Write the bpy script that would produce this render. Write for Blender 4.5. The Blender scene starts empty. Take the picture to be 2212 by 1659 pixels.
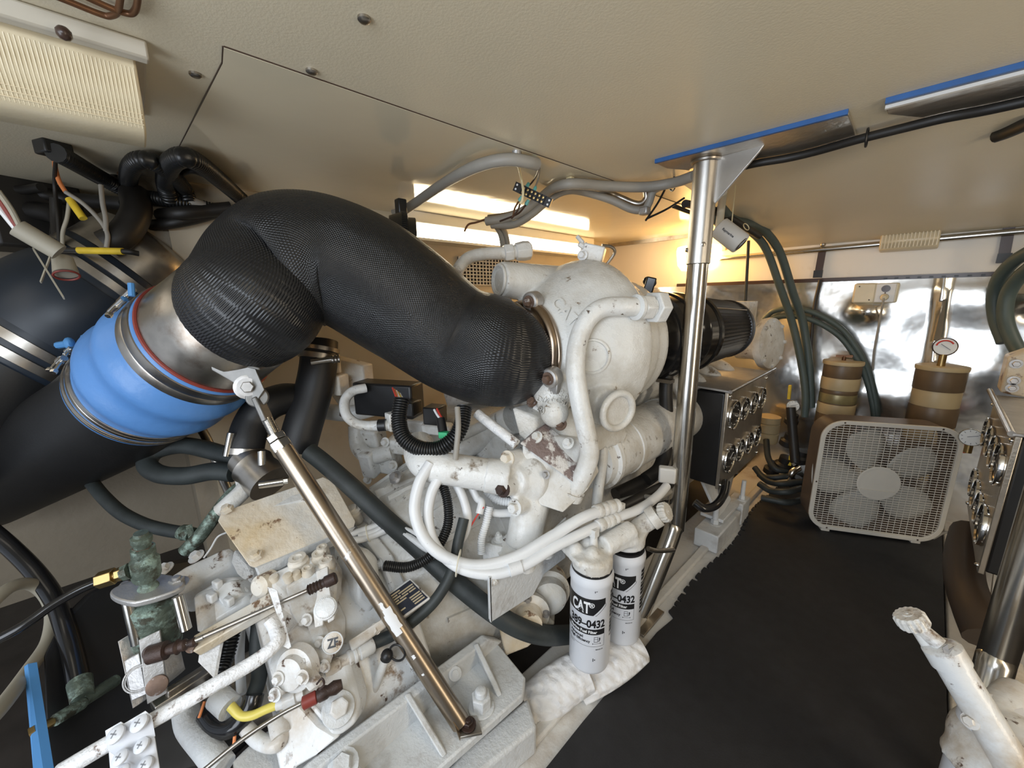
import bpy, bmesh, math, random
from mathutils import Vector as V, Matrix
from mathutils.bvhtree import BVHTree
random.seed(7)
S = bpy.context.scene
C = S.collection
OFF = V((0, 0, 1.0))          # the maths below has the lens at the origin; the floor ends up at z = 0
# ---------------------------------------------------------------- camera
F = 838.0; CX, CY = 1106.0, 829.5
up = -V((59.0, 3800.5, F)); up.normalize()
vy = V((2020 - CX, 0, F)); vy.y = -(vy.x * up.x + vy.z * up.z) / up.y; vy.normalize()
vx = vy.cross(up)
def to_world(c): return V((vx.dot(c), vy.dot(c), up.dot(c)))
right, down, fwd = to_world(V((1, 0, 0))), to_world(V((0, 1, 0))), to_world(V((0, 0, 1)))
cam = bpy.data.objects.new('camera', bpy.data.cameras.new('camera')); C.objects.link(cam)
cam.data.sensor_width = 36; cam.data.lens = 36 * F / 2212; cam.data.clip_start = .02
m = Matrix((right, -down, -fwd)).transposed().to_4x4(); m.translation = OFF
cam.matrix_world = m
S.camera = cam
# ---------------------------------------------------------------- world, light, exposure
S.view_settings.view_transform = 'Standard'; S.view_settings.look = 'None'
S.view_settings.gamma = 1; S.view_settings.use_curve_mapping = False
S.view_settings.exposure = 0.22
w = bpy.data.worlds.new('world'); S.world = w; w.use_nodes = True
w.node_tree.nodes['Background'].inputs[0].default_value = (.72, .80, .92, 1)
w.node_tree.nodes['Background'].inputs[1].default_value = .6
def area(name, loc, target, sx, sy, power, col):
    l = bpy.data.lights.new(name, 'AREA'); l.shape = 'RECTANGLE'; l.size = sx; l.size_y = sy; l.energy = power; l.color = col
    o = bpy.data.objects.new(name, l); C.objects.link(o); o.location = V(loc) + OFF
    o.rotation_euler = (V(target) - V(loc)).to_track_quat('-Z', 'Y').to_euler(); return o
area('assumed_daylight', (.05, -.45, .33), (-.7, .35, -.5), .6, .5, 10, (.78, .88, 1.0))      # assumed cool daylight from behind the camera; added area light, no hatch built
area('aft_fill', (-.1, -1.25, -.25), (-.3, 1.0, .12), 1.0, 1.1, 16, (.86, .92, 1.0))  # added fill from the open aft end, aimed up to brighten the ceiling
area('starboard_fill', (1.2, .7, .02), (-.15, .75, .36), .25, 1.4, 9, (1.0, .86, .66))        # unseen fill, added to lift the ceiling on the starboard side
area('forward_fill', (.45, 2.1, .2), (.1, 1.8, -.6), .3, .15, .8, (1.0, .86, .66))  # added warm fill near the forward bulkhead, unseen, no fixture built
area('aft_port_fill', (-1.2, -.5, .3), (-1.1, .2, -.5), .4, .3, .35, (1.0, .9, .76))  # weak unseen fill added aft on the port side, without a fixture

# ---------------------------------------------------------------- pixel rays with a real distance -> points of the room
def ray(u, v):
    c = V(((u - CX) / F, (v - CY) / F, 1)); return V((vx.dot(c), vy.dot(c), up.dot(c)))
def P(u, v, d): return ray(u, v) * d
def PX(u, v, x): r = ray(u, v); return r * (x / r.x)
def PY(u, v, y): r = ray(u, v); return r * (y / r.y)
def PZ(u, v, z): r = ray(u, v); return r * (z / r.z)
def inroom(p, r=.0):                                  # pull a point back along its ray until it is inside the room
    k = 1.0
    while k > .3:
        q = p * k
        if q.z < .352 - r and q.x > (-1.592 + r if q.y > .10 else -2.11 + r) and q.y < 2.44 - r: return q
        k -= .01
    return p
def pts(s): return [P(*map(float, t.split(','))) for t in s.split()]

# ---------------------------------------------------------------- mesh builder
def frame(n):
    n = n.normalized(); a = V((0, 0, 1)) if abs(n.z) < .9 else V((1, 0, 0))
    t = a.cross(n).normalized(); return t, n.cross(t), n
def spline(p, n=8, closed=False):
    if len(p) < 3 and not closed:
        return [p[0].lerp(p[-1], i / n) for i in range(n + 1)]
    out = []; k = len(p); rng = range(k if closed else k - 1)
    for i in rng:
        if closed: a, b, c, d = p[(i - 1) % k], p[i], p[(i + 1) % k], p[(i + 2) % k]
        else:
            b, c = p[i], p[i + 1]; a = p[i - 1] if i else b * 2 - c; d = p[i + 2] if i + 2 < k else c * 2 - b
        for j in range(n):
            t = j / n
            out.append(.5 * ((2 * b) + (c - a) * t + (2 * a - 5 * b + 4 * c - d) * t * t + (3 * b - a - 3 * c + d) * t ** 3))
    if not closed: out.append(p[-1].copy())
    return out
def resample(p, step):
    L = [0]
    for i in range(1, len(p)): L.append(L[-1] + (p[i] - p[i - 1]).length)
    n = max(2, int(L[-1] / step)); out = []; j = 0
    for i in range(n + 1):
        s = L[-1] * i / n
        while j < len(p) - 2 and L[j + 1] < s: j += 1
        f = (s - L[j]) / max(1e-9, L[j + 1] - L[j]); out.append(p[j].lerp(p[j + 1], min(1, max(0, f))))
    return out, L[-1]
class MB:
    def __init__(s): s.v = []; s.f = []; s.uv = {}
    def add(s, vs, fs, uvs=None):
        b = len(s.v); s.v += [V(x) for x in vs]
        for i, f in enumerate(fs):
            if uvs: s.uv[len(s.f)] = uvs[i]
            s.f.append([b + k for k in f])
        return s
    def box(s, c, size, rot=None):
        c = V(c); h = V(size) / 2; vs = []
        for i in range(8):
            p = V((h.x * (1 if i & 1 else -1), h.y * (1 if i & 2 else -1), h.z * (1 if i & 4 else -1)))
            vs.append(c + (rot @ p if rot else p))
        return s.add(vs, [(0, 2, 3, 1), (4, 5, 7, 6), (0, 1, 5, 4), (2, 6, 7, 3), (0, 4, 6, 2), (1, 3, 7, 5)])
    def bar(s, a, b, w, h, upv=(0, 0, 1)):            # rectangular bar from a to b
        a, b = V(a), V(b); n = (b - a).normalized(); t = n.cross(V(upv)).normalized(); u = t.cross(n)
        vs = []
        for p in (a, b):
            for sx, sy in ((-1, -1), (1, -1), (1, 1), (-1, 1)): vs.append(p + t * sx * w / 2 + u * sy * h / 2)
        return s.add(vs, [(3, 2, 1, 0), (4, 5, 6, 7), (0, 1, 5, 4), (1, 2, 6, 5), (2, 3, 7, 6), (3, 0, 4, 7)])
    def prism(s, poly, ext):
        ext = V(ext); n = len(poly); poly = [V(p) for p in poly]
        nn = V((0, 0, 0))
        for i in range(n): nn += (poly[i] - poly[0]).cross(poly[(i + 1) % n] - poly[0])
        if nn.dot(ext) < 0: poly.reverse()
        vs = poly + [p + ext for p in poly]
        return s.add(vs, [list(range(n - 1, -1, -1)), list(range(n, 2 * n))] + [(i, (i + 1) % n, n + (i + 1) % n, n + i) for i in range(n)])
    def lathe(s, o, axis, prof, seg=32, caps=True):   # prof: (distance along the axis, radius)
        o = V(o); t, u, n = frame(V(axis)); vs = []; fs = []; uvs = []; k = len(prof); L = 0; Ls = []
        for i, (z, r) in enumerate(prof):
            if i: L += math.hypot(z - prof[i - 1][0], r - prof[i - 1][1])
            Ls.append(L)
            for j in range(seg):
                a = 2 * math.pi * j / seg; vs.append(o + n * z + (t * math.cos(a) + u * math.sin(a)) * r)
        R = max(r for z, r in prof)
        for i in range(k - 1):
            for j in range(seg):
                j2 = (j + 1) % seg; fs.append((i * seg + j, i * seg + j2, (i + 1) * seg + j2, (i + 1) * seg + j))
                a, b = j / seg * 2 * math.pi * R, (j + 1) / seg * 2 * math.pi * R
                uvs.append(((a, Ls[i]), (b, Ls[i]), (b, Ls[i + 1]), (a, Ls[i + 1])))
        if caps:
            fs.append(list(range(seg - 1, -1, -1))); uvs.append([(0, 0)] * seg)
            fs.append([(k - 1) * seg + j for j in range(seg)]); uvs.append([(0, 0)] * seg)
        return s.add(vs, fs, uvs)
    def cyl(s, a, b, r, r2=None, seg=16):
        a, b = V(a), V(b); return s.lathe(a, b - a, [(0, r), ((b - a).length, r if r2 is None else r2)], seg)
    def tube(s, p, r, seg=12, n=8, corr=None, closed=False, raw=False, flat=None, caps=True):
        q = p if raw else spline(p, n, closed)
        if corr: q, L = resample(q, corr[0] / 4)
        k = len(q); rr = []
        for i in range(k):
            t = i / (k - 1); R = r(t) if callable(r) else r
            if corr: R += corr[1] * (1, .7, -1, .7)[i % 4] if len(corr) < 3 else corr[1] * (1, .2, -1, .2)[i % 4]
            rr.append(R)
        tan = []
        for i in range(k):
            if closed: d = q[(i + 1) % k] - q[i - 1]
            else: d = q[min(k - 1, i + 1)] - q[max(0, i - 1)]
            tan.append(d.normalized())
        t, u, nn = frame(tan[0]); vs = []; fs = []; uvs = []; Ls = [0]
        for i in range(k):
            if i:
                t = (t - tan[i] * t.dot(tan[i])).normalized(); Ls.append(Ls[-1] + (q[i] - q[i - 1]).length)
            u = tan[i].cross(t)
            for j in range(seg):
                a = 2 * math.pi * j / seg; off = (t * math.cos(a) + u * math.sin(a)) * rr[i]
                if flat: off -= flat[0] * (off.dot(flat[0]) * (1 - flat[1]))
                vs.append(q[i] + off)
        for i in range(k if closed else k - 1):
            for j in range(seg):
                j2 = (j + 1) % seg; i2 = (i + 1) % k
                fs.append((i * seg + j, i * seg + j2, i2 * seg + j2, i2 * seg + j))
                a, b = j / seg * 2 * math.pi * rr[i], (j + 1) / seg * 2 * math.pi * rr[i]
                L2 = Ls[i2] if i2 else Ls[-1] + .01
                uvs.append(((a, Ls[i]), (b, Ls[i]), (b, L2), (a, L2)))
        if not closed and caps:
            fs.append(list(range(seg - 1, -1, -1))); uvs.append([(0, 0)] * seg)
            fs.append([(k - 1) * seg + j for j in range(seg)]); uvs.append([(0, 0)] * seg)
        return s.add(vs, fs, uvs)
    def torus(s, c, axis, R, r, seg=32, ms=10):
        t, u, n = frame(V(axis)); c = V(c)
        return s.tube([c + (t * math.cos(2 * math.pi * i / seg) + u * math.sin(2 * math.pi * i / seg)) * R for i in range(seg)], r, ms, closed=True, raw=True)
    def ball(s, c, r, seg=14, sc=(1, 1, 1)):
        c = V(c); k = seg // 2; vs = [c + V((0, 0, r * sc[2]))]; fs = []
        for i in range(1, k):
            a = math.pi * i / k
            for j in range(seg):
                b = 2 * math.pi * j / seg; vs.append(c + V((r * sc[0] * math.sin(a) * math.cos(b), r * sc[1] * math.sin(a) * math.sin(b), r * sc[2] * math.cos(a))))
        vs.append(c - V((0, 0, r * sc[2]))); e = len(vs) - 1
        for j in range(seg):
            fs.append((0, 1 + j, 1 + (j + 1) % seg)); fs.append((e, 1 + (k - 2) * seg + (j + 1) % seg, 1 + (k - 2) * seg + j))
        for i in range(k - 2):
            for j in range(seg):
                a, b = 1 + i * seg + j, 1 + i * seg + (j + 1) % seg; fs.append((a, a + seg, b + seg, b))
        return s.add(vs, fs)
    def bolt(s, p, n, r=.01, h=.009, washer=True):
        p = V(p); n = V(n).normalized()
        if washer: s.lathe(p, n, [(0, r * 1.55), (r * .25, r * 1.55)], 16)
        s.lathe(p + n * r * .2, n, [(0, r), (h * .85, r), (h, r * .86)], 6); return s
    def nutted(s, p, n, r=.01, h=.01):                 # nut with the stud end standing through it
        s.bolt(p, n, r, h); s.lathe(V(p), V(n), [(h, r * .55), (h * 1.6, r * .55), (h * 1.7, r * .45)], 10); return s
    def xf(s, M):
        s.v = [M @ p for p in s.v]; return s

MATS = {}
def finish(mesh, m, smooth):
    mesh.materials.append(MATS[m])
    if smooth:
        mesh.polygons.foreach_set('use_smooth', [True] * len(mesh.polygons)); mesh.set_sharp_from_angle(angle=math.radians(smooth))
def world_loc(o):
    p = V(o.location)
    while o.parent: o = o.parent; p += o.location
    return p
def obj(name, mb, m, parent=None, label=None, cat=None, group=None, kind=None, bevel=0, bseg=2, smooth=40, remesh=0, rsm=4, solid=0):
    me = bpy.data.meshes.new(name)
    n = len(mb.v)
    lo = V([min(p[k] for p in mb.v) for k in range(3)]); hi = V([max(p[k] for p in mb.v) for k in range(3)])
    org = world_loc(parent) if parent else V(((lo.x + hi.x) / 2, (lo.y + hi.y) / 2, lo.z)) + OFF
    me.from_pydata([p + OFF - org for p in mb.v], [], mb.f)
    if mb.uv:
        ul = me.uv_layers.new(name='uv'); k = 0; flat = []
        for i, f in enumerate(mb.f):
            q = mb.uv.get(i)
            flat += [c for p in (q if q and len(q) == len(f) else [(0, 0)] * len(f)) for c in p]
        ul.data.foreach_set('uv', flat)
    o = bpy.data.objects.new(name, me); C.objects.link(o)
    if remesh:
        r = o.modifiers.new('r', 'REMESH'); r.mode = 'VOXEL'; r.voxel_size = remesh
        if rsm:
            sm = o.modifiers.new('s', 'SMOOTH'); sm.factor = .5; sm.iterations = rsm
        dg = bpy.context.evaluated_depsgraph_get(); me2 = bpy.data.meshes.new_from_object(o.evaluated_get(dg))
        o.modifiers.clear(); o.data = me2; bpy.data.meshes.remove(me); me = me2; me.name = name; me.materials.clear(); smooth = smooth and 75
    finish(me, m, smooth)
    if parent: o.parent = parent; o.location = (0, 0, 0)
    else: o.location = org
    if bevel:
        b = o.modifiers.new('b', 'BEVEL'); b.width = bevel; b.segments = bseg; b.limit_method = 'ANGLE'; b.angle_limit = math.radians(38)
    if label: o['label'] = label
    if cat: o['category'] = cat
    if group: o['group'] = group
    if kind: o['kind'] = kind
    return o
def thing(name, loc, label, cat, group=None):
    o = bpy.data.objects.new(name, None); C.objects.link(o); o.location = V(loc) + OFF; o.empty_display_size = .05
    o['label'] = label; o['category'] = cat
    if group: o['group'] = group
    return o
def copy_tree(o, move, parent=None, label=None, mirror=False):
    c = o.copy(); C.objects.link(c)
    if parent: c.parent = parent
    else: c.location = o.location + V(move)
    if label: c['label'] = label
    for ch in list(o.children): copy_tree(ch, (0, 0, 0), c)
    return c
def hose(name, p, r, m, label, cat, group=None, seg=12, corr=None, n=8, parent=None):
    q = [inroom(a, r) for a in pts(p)] if isinstance(p, str) else p
    return obj(name, MB().tube(q, r, seg, n, corr), m, parent, label, cat, group, smooth=60 if not corr else 50)
FONT_CACHE = {}
def text_flat(body, size, bold=0.0, step=None):
    cu = bpy.data.curves.new('t', 'FONT'); cu.body = body; cu.size = size; cu.offset = bold * size; cu.resolution_u = 3
    o = bpy.data.objects.new('t', cu); C.objects.link(o); dg = bpy.context.evaluated_depsgraph_get()
    me = bpy.data.meshes.new_from_object(o.evaluated_get(dg)); bpy.data.objects.remove(o); bpy.data.curves.remove(cu)
    bm = bmesh.new(); bm.from_mesh(me); bpy.data.meshes.remove(me)
    if step:
        x0 = min(v.co.x for v in bm.verts); x1 = max(v.co.x for v in bm.verts); x = x0 + step
        while x < x1:
            bmesh.ops.bisect_plane(bm, geom=bm.verts[:] + bm.edges[:] + bm.faces[:], plane_co=(x, 0, 0), plane_no=(1, 0, 0)); x += step
    bm.verts.index_update(); vs = [v.co.copy() for v in bm.verts]; fs = [[v.index for v in f.verts] for f in bm.faces]; bm.free()
    return vs, fs
def text_on(mb, body, o, ex, ey, size, bold=0, depth=.0012, sx=1.0, center=True):   # flat lettering in the plane (ex, ey) at o
    vs, fs = text_flat(body, size, bold); ex, ey = V(ex).normalized(), V(ey).normalized(); n = ex.cross(ey)
    w = max(v.x for v in vs) - min(v.x for v in vs); x0 = min(v.x for v in vs) + (w / 2 if center else 0)
    mb.add([V(o) + ex * (v.x - x0) * sx + ey * v.y + n * depth for v in vs], fs)
    return mb
# ---------------------------------------------------------------- materials
def mat(name, col, rough=.5, metal=0.0, var=0.0, vs=8.0, bump=0.0, bs=120.0, dirt=None, weave=0.0, emit=None, coat=0.0, alpha=None, rvar=0.0, brushed=None, detail=4):
    m = bpy.data.materials.new(name); m.use_nodes = True; nt = m.node_tree; N = nt.nodes; L = nt.links
    b = N['Principled BSDF']; b.inputs['Base Color'].default_value = (*col, 1); b.inputs['Roughness'].default_value = rough; b.inputs['Metallic'].default_value = metal
    if coat: b.inputs['Coat Weight'].default_value = coat; b.inputs['Coat Roughness'].default_value = .15
    tc = N.new('ShaderNodeTexCoord'); src = tc.outputs['Object']; last = None
    def noise(scale, det=detail, rgh=.55, co=None):
        n = N.new('ShaderNodeTexNoise'); n.inputs['Scale'].default_value = scale; n.inputs['Detail'].default_value = det; n.inputs['Roughness'].default_value = rgh
        L.new(co or src, n.inputs['Vector']); return n.outputs['Fac']
    def ramp(fac, a, b2, c0, c1):
        r = N.new('ShaderNodeValToRGB'); r.color_ramp.elements[0].position = a; r.color_ramp.elements[1].position = b2
        r.color_ramp.elements[0].color = c0; r.color_ramp.elements[1].color = c1; L.new(fac, r.inputs['Fac']); return r.outputs['Color']
    def mix(fac, a, c2):
        x = N.new('ShaderNodeMix'); x.data_type = 'RGBA'; L.new(fac, x.inputs[0])
        if isinstance(a, tuple): x.inputs[6].default_value = (*a, 1)
        else: L.new(a, x.inputs[6])
        if isinstance(c2, tuple): x.inputs[7].default_value = (*c2, 1)
        else: L.new(c2, x.inputs[7])
        return x.outputs[2]
    if var:
        lo = tuple(c * (1 - var) for c in col); hi = tuple(min(1, c * (1 + var)) for c in col)
        last = ramp(noise(vs), .3, .7, (*lo, 1), (*hi, 1))
    if dirt:                                            # stains and chips with shapes of their own
        for dc, scale, a, b2 in dirt:
            f = ramp(noise(scale, 6, .65), a - .045, b2 - .035, (0, 0, 0, 1), (1, 1, 1, 1)); last = mix(f, last or col, dc)
    if last: L.new(last, b.inputs['Base Color'])
    if rvar:
        mr = N.new('ShaderNodeMapRange'); mr.inputs[3].default_value = max(.02, rough - rvar); mr.inputs[4].default_value = min(1, rough + rvar)
        L.new(noise(vs * 1.7), mr.inputs[0]); L.new(mr.outputs[0], b.inputs['Roughness'])
    h = None
    if weave:
        sp = N.new('ShaderNodeSeparateXYZ'); L.new(tc.outputs['UV'], sp.inputs[0]); o2 = []
        for k in (0, 1):
            q = N.new('ShaderNodeMath'); q.operation = 'MULTIPLY'; q.inputs[1].default_value = 2 * math.pi / weave; L.new(sp.outputs[k], q.inputs[0])
            s2 = N.new('ShaderNodeMath'); s2.operation = 'SINE'; L.new(q.outputs[0], s2.inputs[0]); o2.append(s2.outputs[0])
        q = N.new('ShaderNodeMath'); q.operation = 'MULTIPLY'; L.new(o2[0], q.inputs[0]); L.new(o2[1], q.inputs[1]); h = q.outputs[0]
        bm = N.new('ShaderNodeBump'); bm.inputs['Strength'].default_value = .5; bm.inputs['Distance'].default_value = .0015; L.new(h, bm.inputs['Height']); prev = bm.outputs[0]
        nz = N.new('ShaderNodeBump'); nz.inputs['Strength'].default_value = .5; nz.inputs['Distance'].default_value = .012; L.new(noise(9, 3), nz.inputs['Height']); L.new(prev, nz.inputs['Normal'])
        L.new(nz.outputs[0], b.inputs['Normal'])
    if bump:
        co = None
        if brushed:
            mp = N.new('ShaderNodeMapping'); mp.inputs['Scale'].default_value = brushed; L.new(src, mp.inputs['Vector']); co = mp.outputs[0]
        bm = N.new('ShaderNodeBump'); bm.inputs['Strength'].default_value = min(1, bump); bm.inputs['Distance'].default_value = .6 / bs * max(1, bump); L.new(noise(bs, 3, .6, co), bm.inputs['Height']); L.new(bm.outputs[0], b.inputs['Normal'])
    if emit:
        b.inputs['Emission Color'].default_value = (*emit[0], 1); b.inputs['Emission Strength'].default_value = emit[1]
    if alpha is not None: b.inputs['Transmission Weight'].default_value = alpha
    MATS[name] = m; return m
RUST = (.20, .10, .045); GRIME = (.36, .30, .22); OIL = (.22, .17, .12)
mat('engine_paint', (.74, .74, .72), .30, var=.08, vs=7, bump=.3, bs=110, dirt=[((.47, .42, .34), 6, .50, .75), ((.20, .15, .10), 17, .64, .74), ((.10, .07, .05), 42, .68, .72)], rvar=.1)
mat('trans_paint', (.74, .755, .76), .30, var=.09, vs=9, bump=.15, bs=90, dirt=[((.46, .37, .26), 7, .50, .72), ((.20, .13, .08), 19, .63, .72), ((.09, .05, .03), 40, .67, .71)], rvar=.1)
mat('cast_paint', (.72, .715, .685), .27, var=.07, vs=6, bump=.5, bs=210, dirt=[((.44, .39, .31), 4.5, .52, .78), ((.22, .16, .10), 26, .69, .75)], rvar=.08)
mat('peeling_paint', (.76, .735, .68), .42, var=.06, vs=9, bump=.25, bs=60, dirt=[((.60, .48, .31), 4, .44, .68), ((.20, .12, .07), 18, .64, .68)])
mat('chipped_paint', (.78, .78, .78), .5, var=.05, vs=12, bump=.6, bs=60, dirt=[((.19, .13, .10), 22, .63, .67)])
mat('mount_paint', (.62, .635, .64), .45, var=.07, vs=14, bump=.4, bs=120, dirt=[((.36, .33, .30), 9, .6, .82), ((.20, .12, .08), 26, .74, .78)])
mat('white_hose', (.74, .75, .755), .35, var=.05, vs=15, bump=.1, bs=200, dirt=[((.40, .36, .33), 60, .70, .75)])
mat('canister_white', (.70, .72, .76), .3, var=.02, vs=8)
mat('wrap', (.74, .73, .72), .7, var=.06, vs=20, bump=.3, bs=40, dirt=[((.5, .42, .36), 11, .62, .8)])
mat('fiberglass', (.66, .645, .61), .45, var=.06, vs=5, bump=.2, bs=60, dirt=[((.42, .34, .26), 6, .58, .8)])
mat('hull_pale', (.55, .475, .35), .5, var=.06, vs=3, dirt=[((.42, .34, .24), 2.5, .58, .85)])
mat('peeled_primer', (.66, .64, .62), .5, var=.05, vs=12, bump=.5, bs=60, dirt=[((.20, .15, .14), 14, .52, .56)])
mat('shaded_nylon', (.36, .33, .26), .5)  # nylon with the dimness of the left side put into its colour
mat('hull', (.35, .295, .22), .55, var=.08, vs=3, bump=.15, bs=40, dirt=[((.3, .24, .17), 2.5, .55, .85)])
mat('ceiling_textured', (.74, .66, .495), .42, var=.03, vs=3, bump=.16, bs=210)
mat('ceiling_smooth', (.74, .665, .50), .075, var=.03, vs=2, bump=.010, bs=6)
mat('cream_panel', (.78, .74, .67), .4, var=.03, vs=3, dirt=[((.5, .38, .22), 5, .68, .9)])
mat('black_rubber', (.010, .010, .0105), .5, var=.25, vs=6, bump=.1, bs=200)
mat('hose_rubber', (.030, .036, .036), .55, var=.25, vs=18, bump=.15, bs=200)
mat('green_hose', (.07, .095, .088), .5, var=.12, vs=10)
mat('grey_sheath', (.30, .28, .245), .5, var=.1, vs=8)
mat('dirty_black', (.016, .014, .012), .5, var=.3, vs=12)
mat('glossy_black', (.012, .012, .013), .16, var=.2, vs=6)
mat('weave_black', (.013, .0135, .015), .31, var=.3, vs=5, weave=.0058, rvar=.09)
mat('conduit_black', (.011, .0115, .012), .32)
mat('mat_black', (.016, .016, .018), .62, var=.2, vs=30, bump=.3, bs=260)
mat('box_black', (.014, .014, .015), .35, var=.2, vs=8)
mat('steel', (.60, .58, .54), .2, 1, var=.08, vs=10, rvar=.06)
mat('steel_dirty', (.42, .39, .35), .33, 1, var=.2, vs=18, rvar=.1, dirt=[((.22, .17, .13), 9, .6, .75)])
mat('steel_brushed', (.58, .56, .53), .3, 1, bump=.12, bs=60, brushed=(3, 3, 90))
mat('light_housing', (.50, .46, .38), .45)
mat('lug_steel', (.22, .215, .205), .45, .85, var=.15, vs=30)
mat('steel_scuffed', (.36, .30, .235), .32, 1, var=.12, vs=8, dirt=[((.76, .75, .73), 13, .72, .73)])
mat('heat_steel', (.36, .28, .21), .28, 1, var=.2, vs=12)
mat('chrome', (.75, .73, .70), .08, 1)
mat('bolt_rusty', (.17, .11, .08), .55, .4, var=.3, vs=40, dirt=[((.5, .49, .5), 45, .62, .7)])
mat('bolt_grey', (.45, .43, .41), .4, .7, var=.2, vs=40)
mat('rust_dark', (.045, .025, .019), .5, .2, var=.4, vs=60, bump=.4, bs=300)
mat('aluminium', (.44, .43, .42), .42, .6, var=.12, vs=20, bump=.2, bs=120, dirt=[((.30, .25, .2), 14, .62, .75)])
mat('verdigris', (.115, .145, .115), .5, .4, var=.3, vs=22, bump=.4, bs=90, dirt=[((.30, .40, .345), 26, .52, .62), ((.07, .07, .05), 30, .56, .64)])
mat('brass', (.40, .28, .12), .36, 1, var=.15, vs=30)
mat('copper_dark', (.16, .075, .035), .4, .6, var=.3, vs=20)
mat('blue_silicone', (.095, .25, .57), .38, var=.08, vs=5, bump=.1, bs=40)
mat('blue_shaded', (.012, .019, .030), .4, var=.2, vs=8)  # blue silicone again, shade of the far left painted into the colour
mat('blue_film', (.022, .11, .34), .45, var=.2, vs=14)
mat('blue_tape', (.07, .24, .52), .6)
mat('red_sealant', (.22, .035, .025), .5)
mat('red_plastic', (.60, .05, .035), .45)
mat('orange', (.75, .25, .08), .5)
mat('yellow_tag', (.72, .50, .03), .5, var=.1, vs=40)
mat('yellow_tube', (.72, .60, .12), .35)
mat('green_plastic', (.05, .46, .20), .4)
mat('teal', (.12, .38, .36), .4)
mat('print_black', (.012, .012, .013), .4)
mat('print_grey', (.25, .26, .28), .5)
mat('print_white', (.80, .81, .82), .4)
mat('nylon', (.70, .66, .54), .5)
mat('nylon_yellow', (.72, .62, .38), .45)
mat('white_plastic', (.74, .73, .70), .4)
mat('cream_plastic', (.72, .63, .44), .4, var=.06, vs=12)
mat('fan_white', (.66, .62, .54), .45, var=.05, vs=8)
mat('fan_blade', (.50, .475, .42), .45, var=.04, vs=8)
mat('fan_brown', (.12, .085, .06), .5, var=.15, vs=10)
mat('phenolic', (.14, .092, .05), .42, var=.15, vs=10)
mat('ring_cream', (.50, .39, .22), .45, var=.08, vs=10)
mat('ring_olive', (.30, .25, .12), .35, .3, var=.2, vs=30)
mat('strap_brown', (.05, .028, .02), .3)
mat('foil', (.84, .83, .80), .20, 1, bump=.035, bs=6, rvar=.06, vs=9)
mat('dial_white', (.80, .79, .74), .4)
mat('gauge_face', (.014, .013, .012), .35)
mat('gauge_panel', (.52, .47, .40), .28, .85, var=.15, vs=14, bump=.1, bs=60)
mat('wood_grey', (.38, .35, .30), .5, var=.18, vs=16)
mat('bilge', (.035, .03, .028), .5, var=.4, vs=9)
mat('hose_brown', (.06, .042, .030), .5)
mat('plate_blue', (.016, .022, .042), .35, .3)
mat('plate_gold', (.55, .47, .33), .35, .5)
mat('tube_glow', (1, .92, .75), .4, emit=((1, .88, .64), 10))
mat('lamp_glow', (1, .75, .4), .4, emit=((1, .62, .22), 9))
mat('diffuser', (.70, .60, .41), .32, var=.05, vs=10, bump=.05, bs=60)
# ---------------------------------------------------------------- the room
def struct(name, mb, m, parent=None, **k):
    return obj(name, mb, m, parent, kind=None if parent else 'structure', **k)
CE, FL, BW, HW = .36, -.98, 2.45, -1.60
struct('floor', MB().box((-.4, .4, -1.07), (3.7, 4.2, .04)), 'bilge')
struct('ceiling', MB().box((-.4, .45, CE + .03), (3.6, 4.1, .06)), 'ceiling_textured')
pn = [V((-.752, .147, 0)), V((-.80, .152, 0)), V((-1.30, .126, 0)), V((-1.585, .12, 0)), V((-1.585, 2.44, 0)), V((-.752, 2.44, 0))]
cp = struct('ceiling_panel', MB().prism([p + V((0, 0, CE - .0022)) for p in pn], (0, 0, .002)), 'ceiling_smooth')
gp = MB()
for i2, j2 in ((0, 1), (1, 2), (2, 3), (5, 0)): gp.bar(pn[i2] + V((0, 0, CE - .0008)), pn[j2] + V((0, 0, CE - .0008)), .0035, .0016)
struct('panel_joint', gp, 'strap_brown', cp)
MBs = MB()
for u, v in [(422, 163), (673, 156), (1120, 331), (787, 44)]:
    s = MB().lathe(PZ(u, v, CE - .003), (0, 0, -1), [(-.004, .0085), (.0, .0085), (.002, .0065), (.0026, .003)], 14)
    struct('panel_screw', s, 'steel_dirty', cp)
wl = struct('wall_left', MB().box((HW - .03, 1.30, -.35), (.06, 2.40, 1.5)), 'hull_pale')
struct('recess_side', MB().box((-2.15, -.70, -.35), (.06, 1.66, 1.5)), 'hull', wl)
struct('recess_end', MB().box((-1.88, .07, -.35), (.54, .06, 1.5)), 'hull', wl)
struct('wall_right', MB().box((1.33, .45, -.35), (.06, 4.1, 1.5)), 'hull')
struct('wall_front', MB().box((-.15, BW + .03, -.35), (3.0, .06, 1.5)), 'cream_panel')
# soffit dropping to the forward bulkhead on the walkway side
struct('ceiling_soffit', MB().prism([V((-.62, 1.345, CE)), V((-.62, BW, CE)), V((-.62, BW, .232))], (1.92, 0, 0)), 'ceiling_textured')
struct('trim_1', MB().tube([V((-1.05, BW - .012, .205)), V((-.6, BW - .012, .205)), V((1.3, BW - .012, .232))], .013, 12), 'steel')
struct('trim_2', MB().box((-1.33, BW - .01, CE - .012), (.6, .02, .024)), 'steel_dirty')
st = MB().box((.1, BW - .008, .062), (2.4, .016, .022))
tr = struct('trim_3', st, 'strap_brown')
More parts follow.
